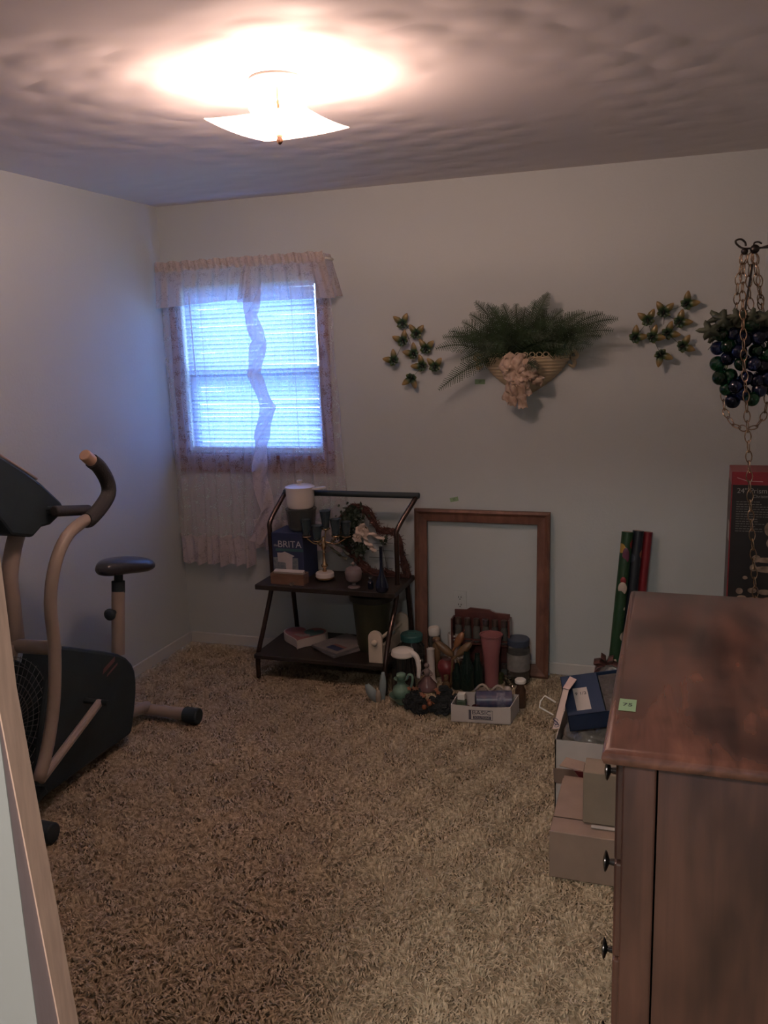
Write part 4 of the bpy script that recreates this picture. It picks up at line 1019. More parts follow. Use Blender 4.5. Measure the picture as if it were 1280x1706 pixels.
        l_ = c-(e-c)*.92; build('handle', MB().tube([l_, l_-d*.03, Vector((l_.x-d.x*.05, l_.y+.01, FZ))], [.007, .006, .006], 8), m, t)
    p = on(728, 1120); p.y = -.18; p.x = at(728, 1080, 'y', -.18).x; h = at(728, 1062, 'y', -.18).z-p.z
    t = thing('pepper_mill', p, 'dark wooden mill with a round knob beside the white-capped canister', 'pepper mill')
    build('body', MB().lathe(p, [(.024, 0), (.026, .01), (.018, h*.5), (.022, h*.8), (.014, h*.88)], 20), mw2, t, smooth=True)
    build('knob', MB().lathe(p+Vector((0, 0, h*.88)), [(.008, 0), (.020, .006), (.022, .016), (.014, .026), (0, .028)], 20), mw2, t, smooth=True)
bottles_etc()
def spice_rack():
    x0 = at(757, 1040, 'y', -.14).x; x1 = at(849, 1040, 'y', -.14).x; y0, y1 = -.178, -.125
    z1 = at(760, 1018, 'y', -.14).z; zm = at(760, 1066, 'y', -.14).z-.004
    t = thing('spice_rack', ((x0+x1)/2, -.14, 0), 'dark red wooden spice rack with glass bottles, standing inside the leaning frame', 'spice rack')
    m = wood('cherry_rack', (.055, .018, .016), (.10, .035, .03), .35, (6, 20, 20))
    pts = [(x0, FZ), (x1, FZ), (x1, z1-.004), (x1-.07, z1), (x1-.10, z1+.014), (x0+.08, z1+.018), (x0+.06, z1+.006), (x0, z1+.004)]
    build('back_board', MB().prism([(x, y1, z) for x, z in pts], (0, .010, 0)), m, t, bevel=.002)
    for z in (FZ, zm): build('shelf', MB().box((x0, y0, z), (x1, y1, z+.008)), m, t)
    for x in (x0-.008, x1): build('side', MB().box((x, y0, FZ), (x+.008, y1+.01, z1-.02 if x > x0 else z1-.03)), m, t)
    for z in (zm+.022, FZ+.025): build('front_rail', MB().box((x0, y0, z), (x1, y0+.005, z+.008)), m, t)
    mg = mat('spice_glass', (.30, .31, .29), .12, trans=.75, var=0); mc = mat('smoked_cap', (.06, .045, .04), .3)
    for r_, z in ((0, zm+.0085), (1, FZ+.0085)):
        for k in range(6):
            px = x0+.025+k*(x1-x0-.05)/5; p = Vector((px, -.150, z))
            names = ('leftmost', 'second from left', 'third from left', 'third from right', 'second from right', 'rightmost')
            bt = thing('spice_bottle', p, '%s glass spice bottle in the %s row of the spice rack' % (names[k], 'top' if r_ == 0 else 'bottom'), 'spice bottle', 'bottles in the spice rack')
            h = (z1-zm)*.78 if r_ == 0 else .075
            build('bottle', MB().lathe(p, [(.0165, 0), (.0185, .004), (.0185, h*.55), (.013, h*.68), (.013, h*.72)], 16), mg, bt, smooth=SM)
            build('lid', MB().lathe(p, [(.0145, h*.70), (.0155, h*.72), (.0155, h*.98), (0, h)], 16), mc, bt, smooth=SM)
            if k in (0, 3) and r_ == 0: build('label', MB().lathe(p, [(.0188, .006), (.0188, h*.3)], 16), m_paper, bt, smooth=SM)
spice_rack()
def black_flowers():
    p = on(712, 1188); t = thing('fabric_flowers', p, 'bunch of black velvet flowers with orange leaves at the front of the pile', 'artificial flowers')
    mv = mat('black_velvet', (.014, .016, .018), .9, var=.3, bump=.4, bscale=90)
    for (px, py, dy, r) in ((686, 1170, 0, .044), (700, 1176, -.01, .046), (727, 1174, 0, .046), (742, 1176, -.01, .048), (740, 1156, .05, .042), (694, 1158, .03, .036), (757, 1170, .03, .040)):
        c = at(px, py, 'y', p.y+dy); c.z = max(c.z, r*.7)
        b = MB()
        face = Vector((random.uniform(-.5, .5), -1, random.uniform(.1, .8))).normalized(); u_ = face.orthogonal().normalized(); w_ = face.cross(u_)
        for (cnt, dist, tilt, ph) in ((7, .62, .25, 0), (6, .40, .6, .4), (4, .20, 1.0, .9)):
            for k in range(cnt):
                a = ph+2*PI*k/cnt+random.uniform(-.15, .15); rad = (u_*math.cos(a)+w_*math.sin(a)); nr = (face*math.cos(tilt)-rad*math.sin(tilt)).normalized(); al = nr.cross(rad.cross(face)).normalized()
                Mx = Matrix((al, nr.cross(al), nr)).transposed()
                b.ball(c+rad*r*dist+face*r*.25*tilt, (r*.42, r*.38, r*.07), 10, 6, Mx)
        b.ball(c, r*.3, 8, 6)
        build('flower', b, mv, t, smooth=True)
    mo = mat('orange_leaf', (.30, .10, .05), .6, col2=(.20, .10, .06), scale=30)
    for i in range(9):
        px = 683+i*6+random.uniform(-3, 3); py = 1150+random.uniform(-4, 12)+(10 if 3 < i < 7 else 0); c = at(px, py, 'y', p.y-.015); a = random.uniform(0, 2*PI); s_ = .014
        pts = []
        for k in range(10):
            q = a+2*PI*k/10; rr = s_*(1 if k % 2 == 0 else .5); pts.append(c+Vector((math.cos(q)*rr, random.uniform(-.003, .003), math.sin(q)*rr)))
        build('leaf', MB().prism(pts, (0, .001, 0)), mo, t)
    for (px, py) in ((707, 1178), (716, 1172)):
        c = at(px, py, 'y', p.y-.045); build('berry', MB().ball(c, .012), mat('orange_glass', (.30, .10, .05), .15, trans=.3), t, smooth=True)
black_flowers()
def basic_box():
    p0, p1, p2, p3 = on(752, 1203), on(851, 1209), on(857, 1179), on(770, 1170)
    p2 = p1+Vector((.012, .15, 0)); p3 = p0+Vector((.0, .15, 0)); h = .082
    c = (p0+p1+p2+p3)/4; t = thing('cardboard_tray', c, 'open white cardboard box marked BASIC at the front of the pile', 'box')
    b = MB(); Q = [p0, p1, p2, p3]; th = .004
    for i in range(4):
        a, d = Q[i], Q[(i+1) % 4]; n = (d-a).cross(Vector((0, 0, 1))).normalized(); k = 12; sag = .007 if i == 0 else 0
        pts = [a, d]+[d.lerp(a, j/k)+Vector((0, 0, h-sag*math.sin(PI*j/k))) for j in range(k+1)]
        b.prism(pts, -n*th)
    build('walls', b, m_paper, t)
    build('bottom', MB().prism([q+Vector((0, 0, .001)) for q in Q], (0, 0, .003)), m_paper, t)
    x = (p1-p0).normalized(); z = Vector((0, 0, 1)); o_ = p0+x*(.50*(p1-p0).length)+z*.038
    mi = mat('navy_ink', (.05, .045, .07), .7, var=0)
    text('lettering', 'BASIC', .026, o_+z*.010+x*.004, x, z, mi, t, sx=1.25)
    n = Vector((0, -1, 0)); n = x.cross(z)
    w, hh = .108, .046
    fr = MB()
    for (a0, a1, z0, z1) in ((-w/2, w/2, -hh/2, -hh/2+.0018), (-w/2, w/2, hh/2-.0018, hh/2), (-w/2, -w/2+.0018, -hh/2, hh/2), (w/2-.0018, w/2, -hh/2, hh/2), (-w/2+.003, -w/2+.011, -hh/2, hh/2), (-.034, .046, -.0195, -.005)):
        q = [o_+x*a0+z*z0+n*.0004, o_+x*a1+z*z0+n*.0004, o_+x*a1+z*z1+n*.0004, o_+x*a0+z*z1+n*.0004]; fr.prism(q, n*.0004)
    build('logo_frame', fr, mi, t)
    text('lettering', 'SOLUTIONS', .0135, o_+x*.006-z*.0123+n*.0009, x, z, m_paper, t, sx=.95)
    # contents
    def inside(fx, fy, zz): return p0+(p1-p0)*fx+(p3-p0)*fy+Vector((0, 0, zz))
    q = inside(.13, .40, .006); s = thing('label_bottle', q, 'small bottle with a green label and square cream cap, left end of the white box', 'bottle')
    build('bottle', MB().cbox(q+Vector((0, 0, .038)), (.044, .034, .076)), mat('green_bottle_label', (.045, .075, .05), .4, col2=(.10, .12, .08), scale=40), s, bevel=.006)
    build('cap', MB().cbox(q+Vector((0, 0, .092)), (.034, .028, .030)), m_white, s, bevel=.003)
    a, d = inside(.34, .52, .074), inside(.965, .62, .078)
    s = thing('plastic_roll', (a+d)/2, 'blue and purple plastic-wrapped roll lying in the white box', 'roll')
    build('roll', MB().tube([a, a.lerp(d, .05), d], [.022, .042, .042], 20), mat('blue_wrap', (.035, .05, .10), .35, col2=(.10, .075, .12), scale=22), s, smooth=SM)
    lb = a.lerp(d, .58); build('roll_label', MB().tube([lb, a.lerp(d, .82)], .0425, 20), mat('lilac_label', (.20, .19, .24), .5, col2=(.05, .05, .10), scale=60), s, smooth=SM)
    s = thing('brass_trinket', inside(.27, .14, .02), 'shiny brass trinket at the front of the white box', 'trinket'); build('body', MB().ball(inside(.27, .14, .055), (.013, .013, .018)).lathe(inside(.27, .14, .006), [(.014, 0), (.010, .03), (.006, .04)], 12), m_brass, s, smooth=True)
    s = thing('dark_jar', inside(.40, .18, .006), 'dark red glass jar beside the brass trinket in the white box', 'jar'); build('jar', MB().lathe(inside(.40, .18, .006), [(.020, 0), (.022, .01), (.022, .055), (.016, .065), (0, .066)], 20), glass('garnet_glass', (.08, .02, .03), .06, .4), s, smooth=SM)
    # mugs behind, only their handles and rims show
    for i, (px, py, lab) in enumerate(((805, 1150, 'left of two beige cups with big handles at the back of the white box'), (832, 1152, 'right of two beige cups with big handles at the back of the white box'))):
        c = at(px, py, 'y', p3.y+.035); c.z = max(c.z-.01, .055); s = thing('cup_on_side', c, lab, 'cup')
        build('cup', MB().lathe(c-Vector((0, 0, .05)), [(.022, 0), (.030, .01), (.034, .062), (.030, .062), (.02, .01), (0, .01)], 24), mat('beige_ceramic', (.26, .20, .165), .4), s, smooth=SM)
        r_ = .030; build('handle', MB().tube([c+Vector((-.034+.068*k/10, -.01, .012+r_*math.sin(PI*k/10))) for k in range(11)], .006, 8, flat=1.3), mat('cream_handle', (.36, .29, .24), .4), s, smooth=True)
    c = inside(.86, .90, .006); s = thing('ceramic_figure', c, 'small cream ceramic figure at the right back of the white box', 'figurine')
    build('body', MB().lathe(c, [(.018, 0), (.020, .02), (.014, .055), (.010, .085)], 16), mat('bisque', (.38, .31, .27), .5), s, smooth=True)
    build('head', MB().ball(c+Vector((0, 0, .100)), .019), MATS['bisque'], s, smooth=True)
    for s2 in (-1, 1): build('ear', MB().ball(c+Vector((s2*.018, 0, .075)), (.012, .006, .010)), MATS['bisque'], s, smooth=True)
    p = on(866, 1178); p.x = at(866, 1150, 'y', p.y).x+.004; s = thing('capped_bottle', p, 'brown glass bottle with a flat white cap at the right edge of the pile', 'bottle'); h = at(866, 1137, 'y', p.y).z-p.z
    build('bottle', MB().lathe(p, [(.024, 0), (.026, .006), (.025, h*.7), (.014, h*.9), (.014, h)], 24), glass('brown_glass', (.12, .07, .05), .06, .6), s, smooth=SM)
    build('cap', MB().lathe(p, [(.023, h-.002), (.026, h+.002), (.026, h+.014), (.022, h+.018), (0, h+.018)], 24), m_white, s, smooth=SM)
basic_box()

# ---------------------------------------------------------------- wrapping paper, bags and boxes by the dresser
def print_mat(name, base, spots, scale=9):
    m, t, b = new_mat(name); N, L = t.nodes, t.links
    tc = N.new('ShaderNodeTexCoord'); v = N.new('ShaderNodeTexVoronoi'); v.inputs['Scale'].default_value = scale; L.new(tc.outputs['Object'], v.inputs['Vector'])
    lt = N.new('ShaderNodeMath'); lt.operation = 'LESS_THAN'; L.new(v.outputs['Distance'], lt.inputs[0]); lt.inputs[1].default_value = .30
    r = N.new('ShaderNodeValToRGB'); r.color_ramp.interpolation = 'CONSTANT'; L.new(v.outputs['Color'], r.inputs[0])
    for i, c in enumerate(spots):
        e = r.color_ramp.elements[i] if i < 2 else r.color_ramp.elements.new(i/len(spots)); e.position = i/len(spots); e.color = (*c, 1)
    mx = N.new('ShaderNodeMix'); mx.data_type = 'RGBA'; L.new(lt.outputs[0], mx.inputs[0]); mx.inputs[6].default_value = (*base, 1); L.new(r.outputs[0], mx.inputs[7])
    L.new(mx.outputs[2], b.inputs['Base Color']); b.inputs['Roughness'].default_value = .35; return m
def wrapping():
    specs = [('green christmas wrapping paper roll with red and white print, leftmost of three leaning rolls', 1046, 886, -.10, print_mat('green_print', (.012, .045, .018), [(.25, .03, .03), (.50, .42, .33), (.012, .045, .018), (.35, .22, .05)], 13), .027),
             ('dark navy printed wrapping paper roll, middle of three leaning rolls', 1064, 884, -.075, print_mat('navy_paper', (.014, .018, .026), [(.30, .10, .06), (.35, .28, .22), (.014, .018, .026), (.05, .06, .08)], 14), .026),
             ('plain red wrapping paper roll, rightmost of three leaning rolls', 1080, 886, -.045, mat('red_foil_paper', (.17, .016, .022), .3, var=.1), .022)]
    for i, (lab, px, py, y, m, r) in enumerate(specs):
        top = at(px, py, 'y', y); bot = Vector((top.x-.055, y-.10, .012)); t = thing('wrapping_paper_roll', bot, lab, 'wrapping paper roll', 'leaning wrapping paper rolls')
        d = (top-bot).normalized(); build('roll', MB().tube([bot, top], r, 20), m, t, smooth=SM)
        build('core', MB().tube([top, top+d*.001], r*.72, 20), m_kraft, t)
        if i == 0:
            mr, mwp = mat('red_print', (.24, .025, .03), .4), mat('cream_print', (.48, .40, .33), .4)
            for q, sz, mm in ((.66, .030, mwp), (.705, .020, mr), (.12, .028, mwp), (.165, .022, mr), (.205, .012, mwp)):
                c = bot.lerp(top, q)+Vector((.004, -r*.9, 0)); build('printed_motif', MB().ball(c, (sz*.7, .005, sz)), mm, t, smooth=True)
            c = bot.lerp(top, .86)+Vector((.004, -r*.9, 0)); build('printed_motif', MB().ball(c, (.016, .005, .04)), mat('plum_print', (.10, .03, .06), .4), t, smooth=True)
wrapping()
def gift_bows():
    for k, (px, py, col, nm, lab) in enumerate(((1010, 1128, (.38, .03, .045), 'red_ribbon', 'red ribbon bow at the foot of the wrapping rolls'), (1010, 1106, (.11, .045, .04), 'dark_ribbon', 'dark maroon gift bow above the red one, against the wrapping rolls'))):
        c = at(px, py, 'y', -.30); t = thing('gift_bow', c, lab, 'bow'); m = mat(nm, col, .3, var=.2); 
        for i in range(7):
            a = i*2*PI/7+k; d = Vector((math.cos(a), -.4, math.sin(a)*.8)).normalized(); sd = d.cross(Vector((0, 1, .2))).normalized(); L_ = .060
            pth = [c, c+d*L_*.6+sd*.012, c+d*L_, c+d*L_*.6-sd*.012, c]
            def f(u, v, pth=pth, sd=sd):
                q = u*4; j = min(int(q), 3); p = pth[j].lerp(pth[j+1], q-j); return p+Vector((0, (v-.5)*.040, (v-.5)*.012))
            build('loop', MB().grid(f, 16, 2), m, t, smooth=True, solid=.001)
    g = thing('gift_bag', Vector((2.45, -.42, FZ)), 'crumpled clear plastic bag of dark ribbons under the red bow', 'bag')
    c = Vector((2.45, -.40, .10))
    b = MB()
    def blob(u, v):
        a, p = 2*PI*u, PI*v; rr = 1+.16*math.sin(a*5+p*4)+.12*math.sin(p*9+a*2); return c+Vector((.12*rr*math.sin(p)*math.cos(a), .11*rr*math.sin(p)*math.sin(a), -.095*rr*math.cos(p) if v > .5 else -.092*math.cos(p)))
    b.grid(blob, 48, 30); build('bag', b, mat('crinkled_plastic', (.07, .08, .08), .2, col2=(.16, .15, .14), scale=24, bump=.6, bscale=40), g, smooth=True)
gift_bows()
def boxes():
    # lower brown carton
    x0, x1 = at(915, 1462, 'z', 0).x, 2.70; y0, y1 = at(915, 1462, 'z', 0).y, -1.36; h = .165
    t = thing('cardboard_box', ((x0+x1)/2, (y0+y1)/2, FZ), 'low closed brown cardboard box on the carpet, bottom of the stack by the dresser', 'box')
    build('carton', MB().box((x0, y0, FZ), (x1, y1, h)), m_kraft, t, bevel=.003)
    build('flap_seam', MB().box((x0+.002, (y0+y1)/2-.09, h), (x1-.02, (y0+y1)/2-.086, h+.0012)), mat('seam_shadow', (.06, .04, .03), .9), t)
    build('top_flap', MB().box((x0+.005, (y0+y1)/2-.085, h+.001), (x1, y1, h+.004), rot=(.03, 0, 0)), m_kraft, t)
    # small brown box on top
    a = at(971, 1370, 'z', h+.006); b0 = Vector((a.x, a.y, h+.0065)); hh = at(971, 1286, 'y', a.y).z-b0.z
    t2 = thing('cardboard_box', b0+Vector((.1, .06, 0)), 'smaller brown carton resting on the low box, close to the dresser knobs', 'box')
    build('carton', MB().box(b0, b0+Vector((.24, .10, hh))), mat('tan_cardboard', (.25, .20, .15), .85, var=.06), t2, bevel=.002)
    build('side_flap', MB().prism([b0+Vector((0, 0, hh)), b0+Vector((-.075, .01, hh+.004)), b0+Vector((-.060, .06, hh+.010)), b0+Vector((0, .06, hh))], (0, 0, .003)), m_kraft, t2)
    pp = at(985, 1378, 'z', h+.006); s = thing('paper_strip', pp, 'narrow white printed strip of paper lying before the smaller carton', 'paper')
    build('sheet', MB().box((pp.x, b0.y-.022, h+.0045), (pp.x+.10, b0.y-.006, h+.0062)), m_paper, s)
    # tall open white box behind
    wx0, wx1 = at(925, 1228, 'y', -1.33).x, 2.72; wy0, wy1 = -1.33, -1.02; wh = at(925, 1232, 'y', -1.33).z
    t3 = thing('cardboard_box', ((wx0+wx1)/2, -1.2, FZ), 'tall open white cardboard box full of plastic, behind the brown cartons', 'box')
    b = MB().box((wx0, wy0, FZ), (wx1, wy0+.004, wh)).box((wx0, wy1-.004, FZ), (wx1, wy1, wh)).box((wx0, wy0, FZ), (wx0+.004, wy1, wh)).box((wx1-.004, wy0, FZ), (wx1, wy1, wh)).box((wx0, wy0, FZ), (wx1, wy1, FZ+.004))
    build('carton', b, m_paper, t3)
    # the brown flap hanging at its left, and the red lining
    q = at(925, 1290, 'y', -1.345); 
    build('brown_flap', MB().prism([at(922, 1280, 'y', -1.36), at(955, 1283, 'y', -1.36), at(968, 1300, 'y', -1.36), at(950, 1307, 'y', -1.36), at(923, 1303, 'y', -1.36)], (0, .004, 0)), mat('dark_kraft', (.17, .12, .095), .85), t3)
    build('red_print', MB().prism([at(945, 1283, 'y', -1.345), at(972, 1286, 'y', -1.345), at(972, 1306, 'y', -1.345), at(948, 1300, 'y', -1.345)], (0, .003, 0)), mat('red_carton_print', (.17, .03, .04), .6), t3)
    c = Vector(((wx0+wx1)/2-.03, (wy0+wy1)/2-.01, wh-.05)); s = thing('plastic_bag', c, 'crumpled greyish clear plastic bag bulging out of the tall white box', 'bag')
    def blob(u, v):
        a, p = 2*PI*u, PI*v; rr = 1+.05*math.sin(a*7+p*5)+.06*math.sin(p*11+a*3); return c+Vector((min(.175, .17*rr)*math.sin(p)**.6*math.cos(a), .135*rr*math.sin(p)**.6*math.sin(a), -.075*rr*math.cos(p)))
    build('bag', MB().grid(blob, 60, 36), mat('crinkled_film', (.13, .12, .11), .25, col2=(.28, .24, .21), scale=14, bump=.8, bscale=35), s, smooth=True)
    # blue shoe box tilted on top
    c0 = Vector(((wx0+wx1)/2-.02, -1.20, wh+.095)); R_ = Euler((math.radians(20), math.radians(-9), math.radians(12))).to_matrix()
    s = thing('shoe_box', c0, 'blue cardboard box lid with a white label, tilted on the tall white box', 'box')
    mb_ = mat('blue_cardboard', (.014, .032, .075), .5, var=.1)
    L_, D_, H_ = .34, .20, .075
    def lp(x, y, z): return c0+R_ @ Vector((x, y, z))
    def wallb(x0_, x1_, y0_, y1_, z0_, z1_):
        vs = [lp(x, y, z) for z in (z0_, z1_) for x, y in ((x0_, y0_), (x1_, y0_), (x1_, y1_), (x0_, y1_))]
        return vs, [(0, 3, 2, 1), (4, 5, 6, 7), (0, 1, 5, 4), (1, 2, 6, 5), (2, 3, 7, 6), (3, 0, 4, 7)]
    b = MB()
    for w_ in ((-L_/2, L_/2, -D_/2, -D_/2+.003, 0, H_), (-L_/2, L_/2, D_/2-.003, D_/2, 0, H_), (-L_/2, -L_/2+.003, -D_/2, D_/2, 0, H_), (L_/2-.003, L_/2, -D_/2, D_/2, 0, H_), (-L_/2, L_/2, -D_/2, D_/2, 0, .003), (-L_/2, -L_/2+.13, -D_/2, D_/2, H_-.003, H_)): b.add(*wallb(*w_))
    build('box', b, mb_, s)
    build('label', MB().add(*wallb(-L_/2+.035, -L_/2+.085, -D_/2+.02, D_/2-.07, H_, H_+.0008)), m_paper, s)
    text('label_print', '9 1/2', .020, lp(-L_/2+.060, .0, H_+.001), R_ @ Vector((1, 0, 0)), R_ @ Vector((0, 1, 0)), m_ink, s)
    build('dark_contents', MB().add(*wallb(-L_/2+.135, L_/2-.006, -D_/2+.006, D_/2-.006, .01, H_-.012)), mat('dark_stuffing', (.035, .03, .028), .5, col2=(.10, .10, .10), scale=18, bump=.8, bscale=40), s)
    # white paper bag with loop handle standing on its edge
    e0, e1 = at(931, 1216, 'y', -1.33), at(939, 1147, 'y', -1.23)
    s = thing('paper_gift_bag', e0, 'white paper gift bag seen edge-on with a white loop handle, left of the blue box', 'gift bag')
    bagx = Vector((.030, 0, .004))
    yb = Vector((0, .10, 0)); 
    A0, A1 = at(920, 1214, 'y', -1.345), at(938, 1146, 'y', -1.345)
    build('bag', MB().prism([A0, A0+Vector((.026, 0, .004)), A1+Vector((.021, 0, -.004)), A1], (0, .004, 0)).prism([A1, A1+Vector((.021, 0, -.004)), A1+Vector((.03, .16, -.03)), A1+Vector((.006, .16, -.02))], (0, 0, -.003)).prism([A0, A1, A1+Vector((.006, .16, -.02)), A0+Vector((.006, .16, .04))], (.002, 0, 0)), mat('pink_white_paper', (.85, .64, .58), .7, var=.04), s)
    build('handle', MB().tube([at(922, 1191, 'y', -1.345), at(899, 1178, 'y', -1.35), at(901, 1168, 'y', -1.35), at(908, 1159, 'y', -1.35), at(926, 1170, 'y', -1.345)], .0028, 8), m_white, s, smooth=SM)
    sc = MB()
    for k in range(3):
        o_ = at(926+k*1, 1200+k*4, 'y', -1.347); sc.tube([o_+Vector((.009*math.cos(q*2.3+k), 0, .008*math.sin(q*1.7))) for q in [j*.5 for j in range(9)]], .0009, 5)
    build('scribble', sc, mat('blue_marker', (.02, .02, .09), .6, var=0), s)
boxes()

# ---------------------------------------------------------------- tall printed box behind the dresser
def tall_box():
    y0 = -.36; x0 = at(1220, 775, 'y', y0).x+.002; x1 = x0+.34; z1 = at(1222, 786, 'y', y0).z; zb = z1-.62; y1 = y0+.20
    t0 = thing('cardboard_box', ((x0+x1)/2, (y0+y1)/2, FZ), 'plain brown carton behind the dresser, under the red and black printed box', 'box')
    build('carton', MB().box((x0-.01, y0-.02, FZ), (x1+.02, y1+.02, zb-.001)), m_kraft, t0, bevel=.003)
    t = thing('tree_box', ((x0+x1)/2, (y0+y1)/2, zb), 'tall black and red printed box with white text, behind the dresser', 'box')
    mk = mat('black_print', (.016, .016, .017), .35, var=.2, scale=6); mr = mat('red_box_print', (.22, .022, .032), .35, var=.08)
    build('carton', MB().box((x0, y0, zb), (x1, y1, z1)), mr, t, bevel=.002)
    build('front_panel', MB().box((x0+.004, y0-.0008, zb+.004), (x1-.004, y0, z1-.055)), mk, t)
    build('side_panel', MB().box((x0-.0008, y0+.004, zb+.004), (x0, y1-.004, z1-.055)), mat('side_print', (.05, .018, .02), .4, col2=(.02, .018, .018), scale=6), t)
    mt = mat('grey_print', (.26, .25, .24), .6, var=0)
    n = y0-.0008
    text('lettering', '24" Prism Tabletop', .030, (x0+.022, n, z1-.080), (1, 0, 0), (0, 0, 1), mt, t, align='LEFT')
    text('lettering', 'Christmas Tree', .018, (x0+.085, n, z1-.103), (1, 0, 0), (0, 0, 1), mt, t, align='LEFT')
    ln = MB(); rr = random.Random(3)
    for k in range(13):
        z = z1-.128-k*.0105; w = rr.uniform(.07, .15); x = x0+.022
        while x < x0+.022+w:
            q = rr.uniform(.006, .016); ln.box((x, n-.0005, z), (x+q, n, z+.0035)); x += q+.003
    build('small_print', ln, mat('dim_print', (.13, .125, .12), .6, var=0), t)
    mp_ = mat('beige_picture', (.28, .21, .16), .5, col2=(.10, .07, .05), scale=30); pc = MB(); 
    for (dx, dz, a, c_) in ((.18, .30, .035, .03), (.165, .36, .03, .035), (.21, .34, .05, .06), (.11, .23, .018, .016), (.15, .225, .05, .012), (.10, .19, .014, .016), (.15, .185, .05, .014), (.07, .145, .010, .008), (.05, .085, .014, .014), (.10, .09, .018, .012), (.15, .085, .03, .012), (.06, .055, .02, .012), (.11, .05, .03, .012), (.17, .05, .03, .014), (.24, .09, .03, .03), (.25, .2, .04, .02)):
        pc.ball((x0+dx, n-.0004, zb+dz+.02), (a, .0008, c_), 14, 8)
    build('picture', pc, mp_, t)
    build('torn_sticker', MB().box((x0-.0016, y0+.01, z1-.30), (x0-.0008, y0+.09, z1-.22)), m_paper, t)
    crease = MB().tube([(x0+.02, n-.001, z1-.024), (x0+.06, n-.001, z1-.038), (x0+.12, n-.001, z1-.040)], .0011, 5)
    build('plastic_crease', crease, mat('shiny_film', (.5, .4, .4), .1), t)
tall_box()

# ---------------------------------------------------------------- dresser
def dresser():
    x0, x1, y0, y1, H_ = 2.572, 3.09, -2.887, -1.984, 1.05
    t = thing('dresser', ((x0+x1)/2, (y0+y1)/2, 0), 'tall dark cherry wood chest of drawers at the right', 'dresser')
    m = wood('cherry_wood', (.062, .030, .024), (.115, .054, .040), .36, (26, 26, 2.2), 1.3, .35, patch=5.0)
    mt = wood('cherry_top', (.060, .027, .022), (.165, .070, .050), .26, (18, 2.2, 18), 1.5, .5, patch=6.0)
    # top with rounded edge
    b = MB(); e = .022
    prof = [(0, -.028), (-.006, -.024), (-.010, -.014), (-.008, -.005), (.0, 0)]
    rings = []
    for (o_, z) in [(.012, -.030)]+prof+[(.006, .001)]:
        rings.append([(x0+.008+o_, y0+.008+o_, H_+z-.001), (x1-.008-o_, y0+.008+o_, H_+z-.001), (x1-.008-o_, y1-.008-o_, H_+z-.001), (x0+.008+o_, y1-.008-o_, H_+z-.001)])
    vs = [v for r_ in rings for v in r_]; n = len(rings); fs = [(3, 2, 1, 0), tuple((n-1)*4+k for k in range(4))]
    for i in range(n-1):
        for k in range(4): fs.append((i*4+k, i*4+(k+1) % 4, (i+1)*4+(k+1) % 4, (i+1)*4+k))
    b.add(vs, fs); build('top', b, mt, t, smooth=.7)
    bx0, by0, by1, bx1 = x0+.030, y0+.022, y1-.022, x1-.02; zt = H_-.031
    # carcass
    build('side_panel', MB().box((bx0+.055, by0+.006, .05), (bx1, by0+.02, zt)), m, t)
    build('corner_stile', MB().box((bx0, by0, .0), (bx0+.052, by0+.045, zt)), m, t, bevel=.003)
    build('corner_stile', MB().box((bx0, by1-.045, .0), (bx0+.052, by1, zt)), m, t, bevel=.003)
    build('side_panel', MB().box((bx0+.055, by1-.02, .05), (bx1, by1-.006, zt)), m, t)
    build('back_panel', MB().box((bx1-.012, by0+.02, .05), (bx1, by1-.02, zt)), m, t)
    build('base_plinth', MB().box((bx0+.01, by0+.045, .0), (bx1, by1-.045, .075)), m, t)
    rows = 5; z0 = .085; hd = (zt-.012-z0)/rows
    mk = mat('dark_bronze_knob', (.05, .045, .045), .25, metal=.8)
    ky = [by0+.17, by1-.17]
    kz = [.925, .757, .590, .422, .245]
    for k in range(rows):
        za = z0+k*hd; d = build('drawer', MB().box((bx0-.012, by0+.030, za+.003), (bx0+.04, by1-.030, za+hd-.003)), m, t, bevel=.004)
        zc = za+hd/2
        for y in (ky[0], ky[1]):
            c = Vector((bx0-.012, y, zc))
            q = MB().lathe(c, [(.007, 0), (.006, .012), (.005, .016), (.016, .020), (.019, .022), (.019, .024), (.008, .027), (.0, .028)], 20, Matrix.Rotation(-PI/2, 3, 'Y'))
            q.lathe(c, [(.018, 0), (.018, .003), (.006, .004)], 20, Matrix.Rotation(-PI/2, 3, 'Y'))
            build('knob', q, mk, d, smooth=SM)
dresser()

# ---------------------------------------------------------------- glass grapes, chains and bracket
YG = -.80
def bracket():
    c = at(1250, 414, 'y', YG); t = thing('scroll_bracket', (RW, YG, c.z), 'dark iron bracket with a curled tip holding the brass chains', 'bracket')
    P = lambda x, y, dy=0: at(x, y, 'y', YG+dy)
    build('arm', MB().tube([(RW-.004, YG, c.z-.01), (3.1, YG, c.z-.002), P(1262, 413), P(1240, 414), P(1229, 408), P(1226, 402), P(1230, 399), P(1236, 399), P(1242, 404), P(1243, 410)], .0035, 8, 5), m_iron, t, smooth=True)
    build('arm', MB().tube([P(1256, 414), P(1257, 405), P(1264, 403), P(1270, 406)], .003, 8, 4), m_iron, t, smooth=True)
    build('brace', MB().tube([(RW-.004, YG, c.z+.12), (3.1, YG, c.z+.05), P(1265, 414)], .003, 8, 4), m_iron, t, smooth=True)
    build('wall_plate', MB().box((RW-.006, YG-.012, c.z-.05), (RW, YG+.012, c.z+.14)), m_iron, t, bevel=.002)
    build('ball', MB().ball(P(1258, 415), .016).ball(P(1241, 419), .012), m_iron, t, smooth=True)
bracket()
